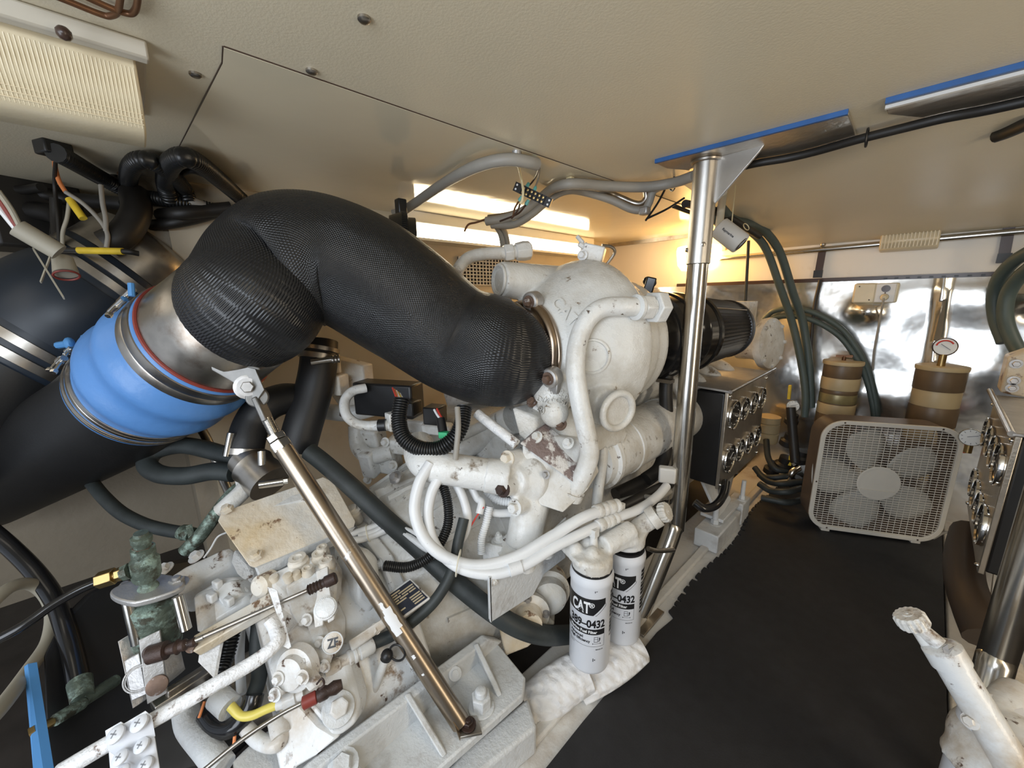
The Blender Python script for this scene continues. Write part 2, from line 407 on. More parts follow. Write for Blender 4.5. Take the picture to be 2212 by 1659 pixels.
# crumpled foil lining
def crumple(x, z):
    r = 0
    for (cx2, cz, a, sx, sz) in DENTS: r += a * math.exp(-((x - cx2) / sx) ** 2 - ((z - cz) / sz) ** 2)
    return r + .004 * math.sin(x * 11 + 2 * math.sin(z * 7)) + .003 * math.sin(z * 15 + x * 9) + .0007 * math.sin(x * 41 + z * 30)
DENTS = [(random.uniform(-1.2, 1.2), random.uniform(-.7, .05), random.uniform(-.018, .022), random.uniform(.06, .16), random.uniform(.05, .14)) for _ in range(34)] + [(.27, -.02, .05, .06, .035), (.3, -.09, -.03, .05, .04), (-.2, -.08, .04, .05, .04), (.37, -.05, .04, .05, .09)]
fo = MB(); nx, nz = 200, 90; vs = []
for j in range(nz + 1):
    for i in range(nx + 1):
        x = -1.3 + 2.6 * i / nx; z = -1.03 + 1.085 * j / nz; e = min(1, (.055 - z) / .04)
        fold = .02 * math.exp(-((x - .02 + .05 * z) / .012) ** 2)
        vs.append(V((x, BW - .022 - max(-.014, crumple(x, z)) * e * .8 - fold, z)))
fo.add(vs, [(j * (nx + 1) + i, j * (nx + 1) + i + 1, (j + 1) * (nx + 1) + i + 1, (j + 1) * (nx + 1) + i) for j in range(nz) for i in range(nx)])
struct('wall_lining', fo, 'foil', smooth=70)
for i in range(22):
    struct('staple', MB().box((-.16 + i * .035, BW - .018, .062), (.012, .004, .006)), 'print_black', tr)
# stringers the engines sit on
sp = struct('trim_4', MB().box((-.50, .7, -1.02), (.22, 3.6, .08)), 'fiberglass', bevel=.006)
struct('stringer_lip', MB().box((-.475, .7, -.972), (.03, 3.5, .018)), 'fiberglass', sp, bevel=.006)
ss = struct('trim_5', MB().box((.28, .7, -1.02), (.22, 3.6, .08)), 'fiberglass', bevel=.006)
# walkway mat with a torn port edge
def mat_edge():
    e = []; y = -1.2
    while y < 1.06: e.append((-.418 + random.uniform(-.0015, .0015), y)); y += .12
    y = 1.075; e.append((-.405, 1.05)); e.append((-.43, 1.065))
    while y < 2.3:
        a = random.uniform(.012, .032); g = random.uniform(.008, .02); dpt = random.uniform(.006, .02)
        x = -.425 + .012 * math.sin(y * 9)
        e += [(x, y), (x, y + a), (x + dpt, y + a + .002), (x + dpt * .7, y + a + g)]; y += a + g + .003
    return e
me = mat_edge()
poly = [V((x, y, -.978)) for x, y in me] + [V((.165, 2.3, -.978)), V((.165, -1.2, -.978))]
# build as a strip so that the torn edge stays clean
mm = MB(); vs = []
for x, y in me: vs += [V((x, y, -.978)), V((.165, y, -.978)), V((x, y, -.970)), V((.165, y, -.970))]
fs = []
for i in range(len(me) - 1):
    a = 4 * i; b = a + 4; fs += [(a + 2, a + 3, b + 3, b + 2), (a, b, b + 1, a + 1), (a, a + 2, b + 2, b), (a + 1, b + 1, b + 3, a + 3)]
mm.add(vs, fs)
obj('floor_mat', mm, 'mat_black', None, 'black rubber floor mat with a torn edge along the walkway', 'mat', smooth=0)

# ---------------------------------------------------------------- stanchions
def stanchion(x, y, plate, label, label_p):
    t = thing('stanchion', (x, y, -.97), label, 'post')
    R = .0275
    obj('post', MB().tube([V((x, y, CE - .01)), V((x, y, .1)), V((x, y, -.66)), V((x - .002, y - .012, -.735)), V((x - .008, y - .07, -.83)), V((x - .02, y - .17, -.975))], R, 24, 8), 'steel', t, smooth=60)
    obj('sleeve', MB().lathe((x, y, .085), (0, 0, 1), [(0, R + .001), (.002, R + .0035), (.268, R + .0035), (.27, R)], 28), 'steel_brushed', t)
    g = [V((x + .02, y, CE - .008)), V((x + .135, y - .005, CE - .008)), V((x + .125, y - .005, CE - .022)), V((x + .027, y, .235))]
    obj('gusset', MB().prism(g, (0, .008, 0)), 'steel_brushed', t, bevel=.0015)
    obj('weld_collar', MB().torus((x, y, CE - .012), (0, 0, 1), R + .006, .006, 28, 8), 'steel_dirty', t)
    for z, a in ((.155, 2.2), (.125, -2.6), (.135, -.9)):
        n = V((math.cos(a), math.sin(a), 0)); n = V((n.x, -abs(n.y), 0)) if z < .15 else n
        obj('set_screw', MB().lathe(V((x, y, z)) + n * (R + .002), n, [(0, .006), (.005, .006), (.006, .004)], 12), 'steel_dirty', t)
    f0 = V((x - .02, y - .17, -.975)); obj('foot_plate', MB().box(f0 + V((0, 0, .0)), (.10, .13, .008)), 'steel_dirty', t, bevel=.002)
    return t
SX, SY = -.467, 1.157
stanchion(SX, SY, 1, 'polished steel stanchion in front of the black air filter', '')
def deck_plate(x0, x1, y0, y1, label, notch):
    t = thing('ceiling_plate', ((x0 + x1) / 2, (y0 + y1) / 2, CE - .008), label, 'plate')
    pl = [V((x0, y0, CE - .009)), V((x1, y0 + .02, CE - .009)), V((x1 - .005, y1 - .005, CE - .009)), V((x0 + .07, y1, CE - .009)), V((x0 + .0, y0 + .06, CE - .009))]
    obj('plate', MB().prism(pl, (0, 0, .0085)), 'gauge_panel', t, bevel=.0015)
    obj('protective_film', MB().box(((x0 + x1) / 2, y0 - .006 + .01, CE - .005), (x1 - x0, .008, .0095), Matrix.Rotation(math.atan2(.02, x1 - x0), 3, 'Z')), 'blue_film', t)
    if notch:
        obj('edge_trim', MB().box(((x0 + x1) / 2, y0 + .016, CE - .0125), (x1 - x0, .008, .006), Matrix.Rotation(math.atan2(.02, x1 - x0), 3, 'Z')), 'white_plastic', t)
    return t
deck_plate(-.570, -.172, 1.082, 1.285, 'steel ceiling plate with blue film edge welded to the stanchion by the engine', False)
deck_plate(-.118, .45, 1.10, 1.275, 'steel ceiling plate with blue film edge and white trim, away from the stanchion top', True)
for (u, v) in [(1445, 360), (1500, 378)]: pass
st2 = stanchion(.195, 1.157, 0, 'polished steel stanchion rising beside the white pump with pale knob', '')

# ---------------------------------------------------------------- lights of the room
t = thing('ceiling_light', (-.95, -.15, CE), 'unlit wide ceiling light with ribbed yellowed diffuser over dark cables', 'light')
obj('housing', MB().prism([V((-.805, .066, CE - .001)), V((-.812, .066, CE - .022)), V((-.826, .066, CE - .024)), V((-.832, .066, CE - .008)), V((-1.10, .066, CE - .008)), V((-1.10, .066, CE - .001))], (0, -.75, 0)), 'light_housing', t, bevel=.003)
pr = [(-.838, CE - .008), (-.842, .335), (-.860, .298), (-.885, .268), (-.905, .262), (-.965, .262), (-.985, .275), (-.99, CE - .008)]
dv = [V((x, .052, z)) for x, z in pr]
obj('diffuser', MB().prism(dv, (0, -.72, 0)), 'diffuser', t, bevel=.003)
rb = MB()
for i in range(62):
    y = .048 - i * .0042
    rb.tube([V((-.843, y, .334)), V((-.8605, y, .298)), V((-.886, y, .268))], .0010, 5, 2)
for k in range(6):
    f = .35 + k / 9.5; x = -.845 - .04 * f; z = .328 - .062 * f ** .85
    rb.box((x - .0005, -.2, z - .001), (.0008, .5, .0012))
obj('ribs', rb, 'diffuser', t, kind='stuff', smooth=60)
obj('screw', MB().ball(PZ(138, 72, CE - .03), .008, 10), 'strap_brown', t)
# lit tube lamp against the hull
t = thing('tube_light', (-1.53, 1.4, .36), 'lit fluorescent tube light along the hull behind the turbocharger', 'light')
obj('housing', MB().box((-1.55, 1.48, .335), (.09, 1.3, .045)), 'cream_panel', t, bevel=.004)
obj('diffuser', MB().box((-1.545, 1.48, .285), (.075, 1.2, .055)), 'tube_glow', t, bevel=.012, bseg=3)
obj('light_shield', MB().box((-1.552, 1.48, .250), (.094, 1.24, .010)).box((-1.592, 1.48, .29), (.010, 1.24, .08)), 'cream_panel', t)  # opaque shield added to keep the tube's light off the wall
for y in (.875, 2.085): obj('end_cap', MB().box((-1.545, y, .287), (.082, .02, .06)), 'cream_panel', t, bevel=.004)
# warm jar lamp on the forward bulkhead
jl = V((-.972, BW - .045, .215))
t = thing('bulkhead_light', jl, 'lit amber wall light behind the stanchion', 'light')
obj('base', MB().box(jl + V((0, .035, .045)), (.27, .02, .03)), 'cream_plastic', t, bevel=.003)
obj('globe', MB().lathe(jl + V((0, 0, .06)), (0, 0, -1), [(0, .115), (.02, .120), (.10, .108), (.13, .085)], 24), 'lamp_glow', t)
jb = bpy.data.lights.new('jar_bulb', 'POINT'); jb.energy = 4.2; jb.color = (1, .55, .18); jb.shadow_soft_size = .06
jo = bpy.data.objects.new('jar_bulb', jb); C.objects.link(jo); jo.location = jl + V((.03, -.16, -.02)) + OFF
# unlit small light on the bulkhead top
a = PY(1897, 500, BW - .05)
t = thing('bulkhead_light', (.0, BW - .05, .2), 'small unlit ribbed light at the top of the cream bulkhead', 'light')
b0 = PY(1968, 498, BW - .06)
obj('base', MB().box(b0 + V((0, .03, 0)), (.21, .07, .012), Matrix.Rotation(.03, 3, 'Y')), 'white_plastic', t, bevel=.003)
dp = [b0 + V((-.09, .05, -.006)), b0 + V((-.09, -.01, -.008)), b0 + V((-.09, -.018, -.04)), b0 + V((-.09, .0, -.072)), b0 + V((-.09, .05, -.078))]
obj('diffuser', MB().prism(dp, (.178, 0, 0)), 'diffuser', t, bevel=.006)
rb = MB()
for i in range(16): rb.box(b0 + V((-.083 + i * .011, -.016, -.036)), (.003, .004, .06))
obj('ribs', rb, 'diffuser', t, kind='stuff')
# bent dark rails on the ceiling, upper left corner
for k, (p, lab) in enumerate([('-20,-60,.52 120,-8,.535 215,30,.55 240,34,.552 255,22,.55 262,-20,.54', 'dark copper pipe bent along the ceiling corner, the lower one'), ('60,-70,.52 200,0,.54 270,28,.55 292,22,.55 300,-20,.54', 'dark copper pipe bent along the ceiling corner, the outer one')]):
    q = [PZ(float(a.split(',')[0]), float(a.split(',')[1]), CE - .008) for a in p.split()]
    hose('copper_pipe', q, .0035, 'copper_dark', lab, 'pipe')
# ---------------------------------------------------------------- exhaust: wrapped elbow, steel collar, blue coupling, black hose, strut
TA = V((.156, .988, 0)).normalized(); TO = P(1128, 757, 1.05); TB = TO + TA * .058
wrap_pts = [TO - TA * .040, TO - TA * .075] + pts('985,733,1.02 885,662,.985 785,596,.955 708,566,.93 645,568,.905 592,594,.885')
colB = V((-1.120, .110, -.076)); ax = V((-.7221, -.4854, -.4929)).normalized(); colA = colB - ax * .1095
wrap_pts += [colA - ax * .05, colA - ax * .012, colA + ax * .004]
t = thing('exhaust_elbow', colB, 'large black woven wrapped exhaust elbow arching over the engine', 'exhaust')
def wr(s): return .124 + .024 * min(1, s * 7) - .003 * math.sin(s * 9) + .003 * math.sin(s * 23) - .017 * max(0, min(1, (s - .62) / .3))
obj('wrapped_pipe', MB().tube(wrap_pts, wr, 56, 14), 'weave_black', t, smooth=80)
obj('collar', MB().lathe(colA - ax * .03, ax, [(0, .120), (.024, .127), (.030, .132), (.09, .134), (.12, .136), (.15, .137)], 64), 'steel_dirty', t, smooth=60)
obj('wrap_hem', MB().torus(TO - TA * .042, TA, .1255, .007, 48, 8).lathe(TO - TA * .07, TA, [(0, .11), (.02, .117), (.068, .117), (.07, .11)], 48), 'steel_dirty', t, label='steel ring at the wrapped end by the turbocharger')
obj('sealant_bead', MB().torus(colB + ax * .002, ax, .1375, .0042, 72, 8), 'red_sealant', t, label='dark red sealant bead round the collar')
# lug welded on the collar, carrying the strut
l = [P(448, 768, .785), P(552, 794, .825), P(572, 842, .825), P(552, 872, .825), P(533, 866, .825), P(503, 826, .815), P(458, 800, .785)]
n = (l[1] - l[0]).cross(l[3] - l[0]).normalized()
if n.y > 0: n = -n
obj('strut_lug', MB().prism(l, n * -.008), 'lug_steel', t, bevel=.002, label='steel lug plate welded under the collar')
l2 = [P(448, 766, .785), P(560, 794, .825), P(605, 772, .90), P(520, 772, .87)]
obj('lug_web', MB().prism(l2, V((0, 0, -.007))), 'lug_steel', t, bevel=.002)
lb = P(535, 836, .822)
obj('lug_bolt', MB().bolt(lb + n * .0, n, .0125, .012).lathe(lb - n * .02, n, [(0, .026), (.02, .026), (.021, .021)], 20), 'bolt_grey', t)
# blue hump coupling
hA = colB + ax * .003; hB = hA + ax * .285; hx = (hB - hA).normalized(); HL = (hB - hA).length
t = thing('exhaust_coupling', hB, 'bright blue silicone hump coupling on the front exhaust pipe', 'coupling')
prof = [(0, .1365), (.006, .1425), (.05, .1425), (.056, .141)]
for i in range(25):
    s = i / 24; prof.append((.058 + s * (HL - .11), .1425 + .011 * (math.sin(s * math.pi * 4 - math.pi / 2) * .5 + .5) + .008 * math.sin(s * math.pi)))
prof += [(HL - .05, .1425), (HL, .1425), (HL + .004, .137)]
obj('sleeve', MB().lathe(hA, hx, prof, 72), 'blue_silicone', t, smooth=70)
def t_clamp(par, o, s, wd, R, ang, mt='steel_dirty'):
    c = obj('clamp_band', MB().lathe(o + hx * s, hx, [(0, R), (.001, R + .002), (wd * .45, R + .0026), (wd * .5, R + .0014), (wd * .55, R + .0026), (wd - .001, R + .002), (wd, R)], 72), mt, par, smooth=50)
    tt, uu, nn = frame(hx); b = o + hx * (s + wd / 2) + (tt * math.cos(ang) + uu * math.sin(ang)) * (R + .012); tg = (-tt * math.sin(ang) + uu * math.cos(ang))
    rad = (tt * math.cos(ang) + uu * math.sin(ang))
    k = MB().cyl(b - tg * .045, b + tg * .03, .0035, seg=8).bolt(b - tg * .045, -tg, .006, .008, False)
    for d2 in (-.018, .016): k.cyl(b + tg * d2 - hx * wd * .55, b + tg * d2 + hx * wd * .55, .0065, seg=10)
    k.tube([b - tg * .012 + rad * (.004 * math.cos(a / 14 * 50.)) + hx * (.004 * math.sin(a / 14 * 50.)) + tg * a * .0018 for a in range(15)], .0014, 5, 3)
    obj('clamp_bolt', k, 'steel', par)
    return c
tt, uu, nn = frame(hx)
def ang_to(pt, o): d2 = pt - o; return math.atan2(d2.dot(uu), d2.dot(tt))
a1 = ang_to(P(275, 655, .80), hA); a2 = ang_to(P(140, 800, .88), hB)
t_clamp(t, hA, .010, .046, .1430, a1); t_clamp(t, hA, HL - .046, .020, .1430, a2); t_clamp(t, hA, HL - .019, .012, .1430, a2 + .1)
obj('t_handle', MB().cyl(P(285, 640, .78), P(283, 612, .78), .0055, seg=8), 'blue_tape', t, label='blue taped clamp end')
tp = P(150, 742, .86); obj('t_handle', MB().tube([P(205, 722, .86), P(178, 728, .86)], .0045, 8).ball(tp, .014, 12, (1, .7, 1)).cyl(tp, P(124, 746, .86), .0075, seg=8), 'blue_tape', t, label='blue taped clamp end')
# black rubber exhaust hose leaving aft
e = hB + hx * .01
t = obj('exhaust_hose', MB().tube([e - hx * .012, e + hx * .12, e + hx * .30 + V((0, 0, .02)), e + hx * .85 + V((-.05, 0, .08))], .1368, 56, 10), 'black_rubber', None, 'thick black rubber exhaust hose leaving the bright blue coupling', 'hose', smooth=70)
# turnbuckle strut down to the engine mount
eye = P(556, 858, .835); s0 = P(577, 905, .833); s1 = P(600, 950, .83); foot = PZ(998, 1566, -.845)
dirn = (foot - s1).normalized()
t = thing('support_strut', foot, 'steel turnbuckle strut propping the exhaust elbow from the mount foot', 'strut')
obj('rod_eye', MB().bar(eye, s0 + (s0 - eye) * .1, .028, .012, (1, 1, 0)).cyl(eye - n * .008, eye + n * .008, .022, seg=20), 'lug_steel', t, bevel=.003)
obj('threaded_stud', MB().tube([s0, s1], .0105, 12, 2, corr=(.0026, .0008)), 'steel', t)
q = s1 - dirn * .0
obj('lock_nut', MB().lathe(q - dirn * .012, dirn, [(0, .0195), (.014, .0195)], 6).lathe(q + dirn * .004, dirn, [(0, .021), (.022, .021)], 6), 'steel', t, bevel=.0012, label='bright hexagon lock nut')
obj('tube', MB().tube([q + dirn * .022, q + dirn * .1, s1.lerp(foot, .6), s1.lerp(foot, .992)], .0192, 24, 4), 'steel_scuffed', t, smooth=60)
pq = MB(); q0_ = q + dirn * .022; ax_ = (foot - q0_); vw = (-(q0_.lerp(foot, .62))).normalized(); vw = (vw - dirn * vw.dot(dirn)).normalized(); vs_ = dirn.cross(vw)
for (f0, f1, a0, a1) in ((.585, .655, -.35, .55), (.60, .67, .0, .75), (.56, .60, .1, .45), (.74, .752, .2, .5), (.80, .806, .4, .65)):
    vv = []
    for i in range(7):
        for j in range(5):
            a = a0 + (a1 - a0) * j / 4 + .06 * math.sin(i * 2.3 + f0 * 60); c_ = q0_.lerp(foot, f0 + (f1 - f0) * i / 6 + .004 * math.sin(j * 3.1)); vv.append(c_ + (vw * math.cos(a) + vs_ * math.sin(a)) * .0196)
    pq.add(vv, [(i * 5 + j, i * 5 + j + 1, i * 5 + j + 6, i * 5 + j + 5) for i in range(6) for j in range(4)])
obj('paint_patch', pq, 'print_white', t, label='white paint patch on the strut', kind='stuff')
ft = PZ(1012, 1571, -.845); pv = [PZ(985, 1552, -.846), PZ(1030, 1550, -.846), PZ(1042, 1588, -.846), PZ(992, 1598, -.846)]
obj('foot_plate', MB().prism(pv, (0, 0, .006)), 'steel_dirty', t, bevel=.001)
obj('foot_bend', MB().prism([s1.lerp(foot, .955) + V((.013, -.012, 0)), s1.lerp(foot, .955) + V((-.01, .014, 0)), PZ(985, 1552, -.842), PZ(992, 1598, -.842)], (.004, 0, .001)), 'steel_scuffed', t)
obj('foot_bolt', MB().nutted(ft + V((0, 0, .006)), (0, 0, 1), .010, .008), 'rust_dark', t)
# the other exhaust run, in shade at the far left
oA = P(340, 555, 1.22); oB = P(-30, 830, 1.0); ox = (oB - oA).normalized(); hx = ox
t = thing('exhaust_pipe', P(100, 700, 1.1), 'shaded steel exhaust pipe with blue coupling darkened in colour for shade under the tangled wiring', 'exhaust')
obj('pipe', MB().lathe(oA - ox * .02, ox, [(0, .12), (.02, .155), (.06, .163), (.12, .165), (.20, .165)], 48), 'steel_dirty', t, smooth=60)
LL = (oB - oA).length
prof = [(.10, .166), (.104, .170), (.19, .170)] + [(.19 + i / 16 * .17, .170 + .012 * math.sin(i / 16 * math.pi) + .004) for i in range(17)] + [(.36, .170), (.44, .170), (.445, .165)]
obj('sleeve', MB().lathe(oA, ox, prof, 48), 'blue_shaded', t, smooth=70, label='blue coupling sleeve, its colour darkened for shade')
for s in (.118, .150, .375, .41):
    obj('clamp_band', MB().lathe(oA + ox * s, ox, [(0, .1705), (.001, .173), (.021, .173), (.022, .1705)], 48), 'steel_dirty', t, smooth=50)
obj('rear_pipe', MB().lathe(oA + ox * .44, ox, [(0, .163), (.3, .163)], 40), 'black_rubber', t)
# ---------------------------------------------------------------- turbocharger
TL = TO + TA * .2
turbo = thing('turbocharger', TL + V((0, 0, -.25)), 'big white painted turbocharger at the end of the wrapped exhaust elbow', 'turbocharger')
h = MB().lathe(TO, TA, [(.012, .10), (.012, .127), (.03, .129), (.036, .142), (.06, .160), (.095, .188), (.13, .214), (.165, .232), (.20, .242), (.23, .243), (.238, .236), (.244, .19)], 64)
# inlet branch with the plugged boss at the upper outboard side
b0, b1 = P(1175, 612, 1.14), P(1080, 605, 1.075)
h.cyl(b0 + (b0 - b1) * .6, b1, .054, .050, 32)
# lower inboard boss with open bore
p0, p1 = P(1272, 858, 1.06), P(1318, 880, .985); pd = (p1 - p0).normalized()
h.lathe(p0 - pd * .04, pd, [(0, .062), ((p1 - p0).length + .02, .056), ((p1 - p0).length + .04, .052)], 32)
h.ball(P(1198, 890, .965), .036, 18, (1, 1, 1.1)).ball(P(1195, 850, 1.0), .055, 18)
# pedestal down to the mounting flange
h.prism([P(1140, 855, 1.02), P(1290, 905, 1.02), P(1265, 985, 1.0), P(1165, 960, 1.0)], TA * .15)
tb = obj('turbine_housing', h, 'cast_paint', turbo, remesh=.0048, rsm=5)
bv = BVHTree.FromPolygons([v.co.copy() + TL + V((0, 0, -.25)) for v in tb.data.vertices], [list(p.vertices) for p in tb.data.polygons])
def on_cast(u, v, lift=0.0):
    r = ray(u, v).normalized(); hit, nrm, i, d = bv.ray_cast(V((0, 0, 0)), r)
    if hit is None: return P(u, v, 1.0), -r
    return hit + nrm * lift, nrm
c, nn1 = on_cast(1083, 607); bd = (b1 - b0).normalized()
obj('plug', MB().lathe(b1 + bd * -.012, bd, [(0, .036), (.016, .036), (.0165, .034), (.014, .032), (.014, .0)], 32, False).torus(b1 + bd * .004, bd, .040, .0045, 36, 8), 'cast_paint', turbo)
pe = p1 + pd * .025
obj('boss_ring', MB().torus(pe + pd * .004, pd, .046, .009, 40, 10).lathe(pe - pd * .01, pd, [(.0, .042), (.012, .042), (.012, .0)], 32, False), 'cast_paint', turbo)
c, nn1 = on_cast(1279, 770)
obj('freeze_plug', MB().lathe(c - nn1 * .006, nn1, [(0, .044), (.010, .044), (.011, .039), (.006, .037), (.006, 0)], 32, False), 'cast_paint', turbo)
def emboss(name, body, u0, v0, du, dv, size, th, par=turbo, m='cast_paint', bold=.02):
    vs, fs = text_flat(body, 1.0, bold, .15); ln = math.hypot(du, dv); ex = V((du / ln, dv / ln)); ey = V((ex.y, -ex.x)); mb = MB(); out = []
    for v in vs:
        q, nq = on_cast(u0 + (ex.x * v.x + ey.x * v.y) * size, v0 + (ex.y * v.x + ey.y * v.y) * size, th); out.append(q)
    k = len(out); back = [q + q.normalized() * th * 2.2 for q in out]
    edges = {}
    for f in fs:
        for i in range(len(f)):
            e2 = (f[i], f[(i + 1) % len(f)]); edges[e2] = edges.get(e2, 0) + 1
    side = [(b2, a2, a2 + k, b2 + k) for (a2, b2) in edges if (b2, a2) not in edges]
    mb.add(out + back, [list(f) for f in fs] + side)
    return obj(name, mb, m, par, smooth=0)
emboss('raised_letters', 'CAT', 1188, 656, 42, 46, 36, .005)
for s, u, v in (('0', 1206, 850, ), ('C088-0', 1180, 845), ('C4-C50', 1176, 860), ('DUC', 1160, 864), ('(R)', 1160, 886)):
    emboss('raised_letters', s, u, v, 40, 17, 15, .004)
# V-band clamp with two lugs
vb = obj('clamp_band', MB().lathe(TO - TA * .004, TA, [(0, .122), (.001, .127), (.006, .133), (.014, .1345), (.016, .129), (.02, .1345), (.028, .133), (.032, .126)], 64), 'heat_steel', turbo, smooth=40, label='heat-browned band clamp between elbow and turbocharger')
for u, v, d in ((1143, 652, .985), (1184, 818, .93)):
    p = P(u, v, d); ax2 = (-TA + V((.25, 0, -.1))).normalized()
    g = MB().lathe(p + ax2 * -.03, ax2, [(0, .025), (.028, .025), (.03, .022)], 24).prism([p - ax2 * .03 + V((.022, 0, .0)), p - ax2 * .03 + V((.018, 0, -.04)), p - ax2 * .03 + V((-.018, 0, -.045)), p - ax2 * .03 + V((-.024, 0, 0))], ax2 * .018)
    obj('clamp_lug', g, 'bolt_grey', turbo, bevel=.003)
    obj('bolt', MB().bolt(p, ax2, .0105, .012), 'bolt_rusty', turbo)
# compressor side
obj('back_plate', MB().lathe(TB, TA, [(.18, .19), (.19, .205), (.205, .205), (.21, .195), (.235, .185)], 64), 'cast_paint', turbo, smooth=40)
obj('compressor_cover', MB().lathe(TB, TA, [(.225, .165), (.232, .192), (.248, .199), (.262, .199), (.27, .192), (.29, .187), (.305, .19), (.32, .188), (.338, .172), (.35, .145), (.352, .12)], 64), 'cast_paint', turbo, smooth=60)
tt, uu, nn = frame(TA)
for k in range(16):
    a = 2 * math.pi * k / 16; rr = tt * math.cos(a) + uu * math.sin(a)
    obj('flange_bolt', MB().bolt(TB + TA * .205 + rr * .188, TA, .0075, .016, True), 'cast_paint', turbo)
# mounting flange under the turbo
fl = MB()
for q in ([P(1160, 935, .975), P(1262, 950, .985), P(1240, 1010, .96), P(1148, 975, .95)],): fl.prism(q, V((0, .09, -.02)))
fl.prism([P(1105, 880, 1.0), P(1160, 900, .985), P(1150, 965, .965), P(1120, 940, .98)], V((0, .08, 0)))
obj('mounting_flange', fl, 'engine_paint', turbo, bevel=.005, bseg=3)
for u, v, d in ((1212, 918, .955), (1150, 868, .985), (1228, 958, .95), (1160, 945, .95)):
    obj('bolt', MB().bolt(P(u, v, d), (.1, -.75, .6), .010, .012), 'bolt_rusty' if u == 1212 or u == 1150 else 'engine_paint', turbo)
# drain pipe down from the turbo
hose('drain_pipe', '1300,905,1.06 1302,950,1.06 1300,1000,1.06 1292,1060,1.06 1288,1105,1.06', .0145, 'engine_paint', 'thin white oil drain pipe hanging below the turbocharger', 'pipe')
# coolant pipes
t = thing('coolant_pipe', P(1237, 1062, .97), 'thick white pipe curving down the walkway side of the turbocharger', 'pipe')
def proud(u, v, d, r=.03):
    q, nq = on_cast(u, v, 0); dq = q.dot(fwd); return P(u, v, min(d, dq - r))
obj('pipe', MB().tube([proud(*map(float, a.split(','))) for a in '1385,664,1.005 1345,662,.985 1300,666,.955 1268,692,.935 1248,740,.922 1243,800,.915 1252,865,.912 1266,930,.918 1274,975,.928 1264,1015,.94 1240,1062,.958'.split()], .0228, 20, 6), 'engine_paint', t, smooth=60)
a = proud(1376, 664, 1.0); b = a + (P(1398, 664, 1.012) - P(1378, 664, 1.0)); dx = (b - a).normalized()
obj('collar', MB().lathe(a - dx * .006, dx, [(0, .026), (.002, .031), (.010, .031), (.012, .028)], 24), 'engine_paint', t)
obj('hex_nut', MB().lathe(a + dx * .008, dx, [(0, .031), (.032, .031)], 6).lathe(a + dx * .04, dx, [(0, .026), (.006, .026)], 16).lathe(a + dx * .046, dx, [(0, .041), (.03, .041)], 6), 'engine_paint', t, bevel=.003)
obj('foot_nut', MB().lathe(P(1240, 1060, .957), (P(1236, 1070, .962) - P(1250, 1035, .948)).normalized(), [(0, .027), (.02, .027)], 20), 'engine_paint', t)
t = thing('coolant_pipe', P(1090, 560, 1.18), 'thin white pipe with hex unions over the top of the turbocharger', 'pipe')
obj('pipe', MB().tube(pts('975,615,1.16 990,582,1.16 1012,558,1.165 1045,549,1.17 1090,547,1.18'), .0185, 16, 6), 'engine_paint', t, smooth=60)
a, b = P(1088, 547, 1.18), P(1150, 540, 1.2); dx = (b - a).normalized()
obj('union', MB().lathe(a, dx, [(0, .0235), (.004, .027), (.028, .027), (.03, .022)], 6).lathe(a + dx * .028, dx, [(0, .02), (.012, .02)], 14).lathe(a + dx * .038, dx, [(0, .026), (.026, .030), (.045, .028), (.05, .02)], 8), 'engine_paint', t, bevel=.002)
# small valve block on top
vb0 = P(1282, 548, 1.13)
t = thing('valve_block', vb0 + V((0, 0, -.03)), 'small white valve block with bleed screws on top of the turbocharger', 'valve')
R1 = Matrix.Rotation(.5, 3, 'Z') @ Matrix.Rotation(.25, 3, 'Y')
obj('body', MB().box(vb0, (.062, .05, .046), R1), 'engine_paint', t, bevel=.004)
obj('base', MB().cyl(vb0 + V((0, 0, -.055)), vb0 + V((0, 0, -.02)), .02, seg=16), 'engine_paint', t)
q = vb0 + R1 @ V((-.03, -.012, .012))
obj('bleed_screw', MB().bolt(q, R1 @ V((-1, -.5, .4)), .009, .016).cyl(q + V((0, -.005, .01)), q + V((-.018, -.01, .03)), .006, seg=8), 'engine_paint', t)
obj('bleed_screw', MB().bolt(vb0 + R1 @ V((-.025, -.026, -.012)), R1 @ V((-.3, -1, 0)), .010, .012), 'chipped_paint', t)
obj('copper_line', MB().tube(pts('1300,530,1.12 1320,533,1.13 1328,543,1.14 1322,556,1.15 1308,574,1.16'), .0045, 8, 5), 'steel_dirty', t)
# ---------------------------------------------------------------- air filter
af = thing('air_filter', TB + TA * .7 + V((0, 0, -.15)), 'black cone air filter partly hidden behind the stanchion', 'filter')
obj('inlet_duct', MB().lathe(TB, TA, [(.34, .128), (.36, .134), (.395, .134), (.40, .128), (.43, .13), (.45, .142)], 56), 'glossy_black', af, smooth=40)
obj('body', MB().lathe(TB, TA, [(.445, .13), (.45, .148), (.475, .152), (.48, .146), (.53, .147), (.535, .152), (.55, .152), (.555, .146), (.60, .146), (.605, .150), (.62, .150), (.625, .145), (.68, .143), (.685, .148), (.70, .148), (.705, .138)], 56), 'glossy_black', af, smooth=40)
pl = MB(); seg = 120; vs = []; fs = []
for k, s in enumerate((.70, .80, .90, .975)):
    for j in range(seg):
        a = 2 * math.pi * j / seg; r = (.136 - (s - .70) * .09) + (.003 if j % 2 else -.003); vs.append(TB + TA * s + (tt * math.cos(a) + uu * math.sin(a)) * r)
for k in range(3):
    for j in range(seg): fs.append((k * seg + j, k * seg + (j + 1) % seg, (k + 1) * seg + (j + 1) % seg, (k + 1) * seg + j))
obj('pleats', pl.add(vs, fs), 'box_black', af, smooth=0)
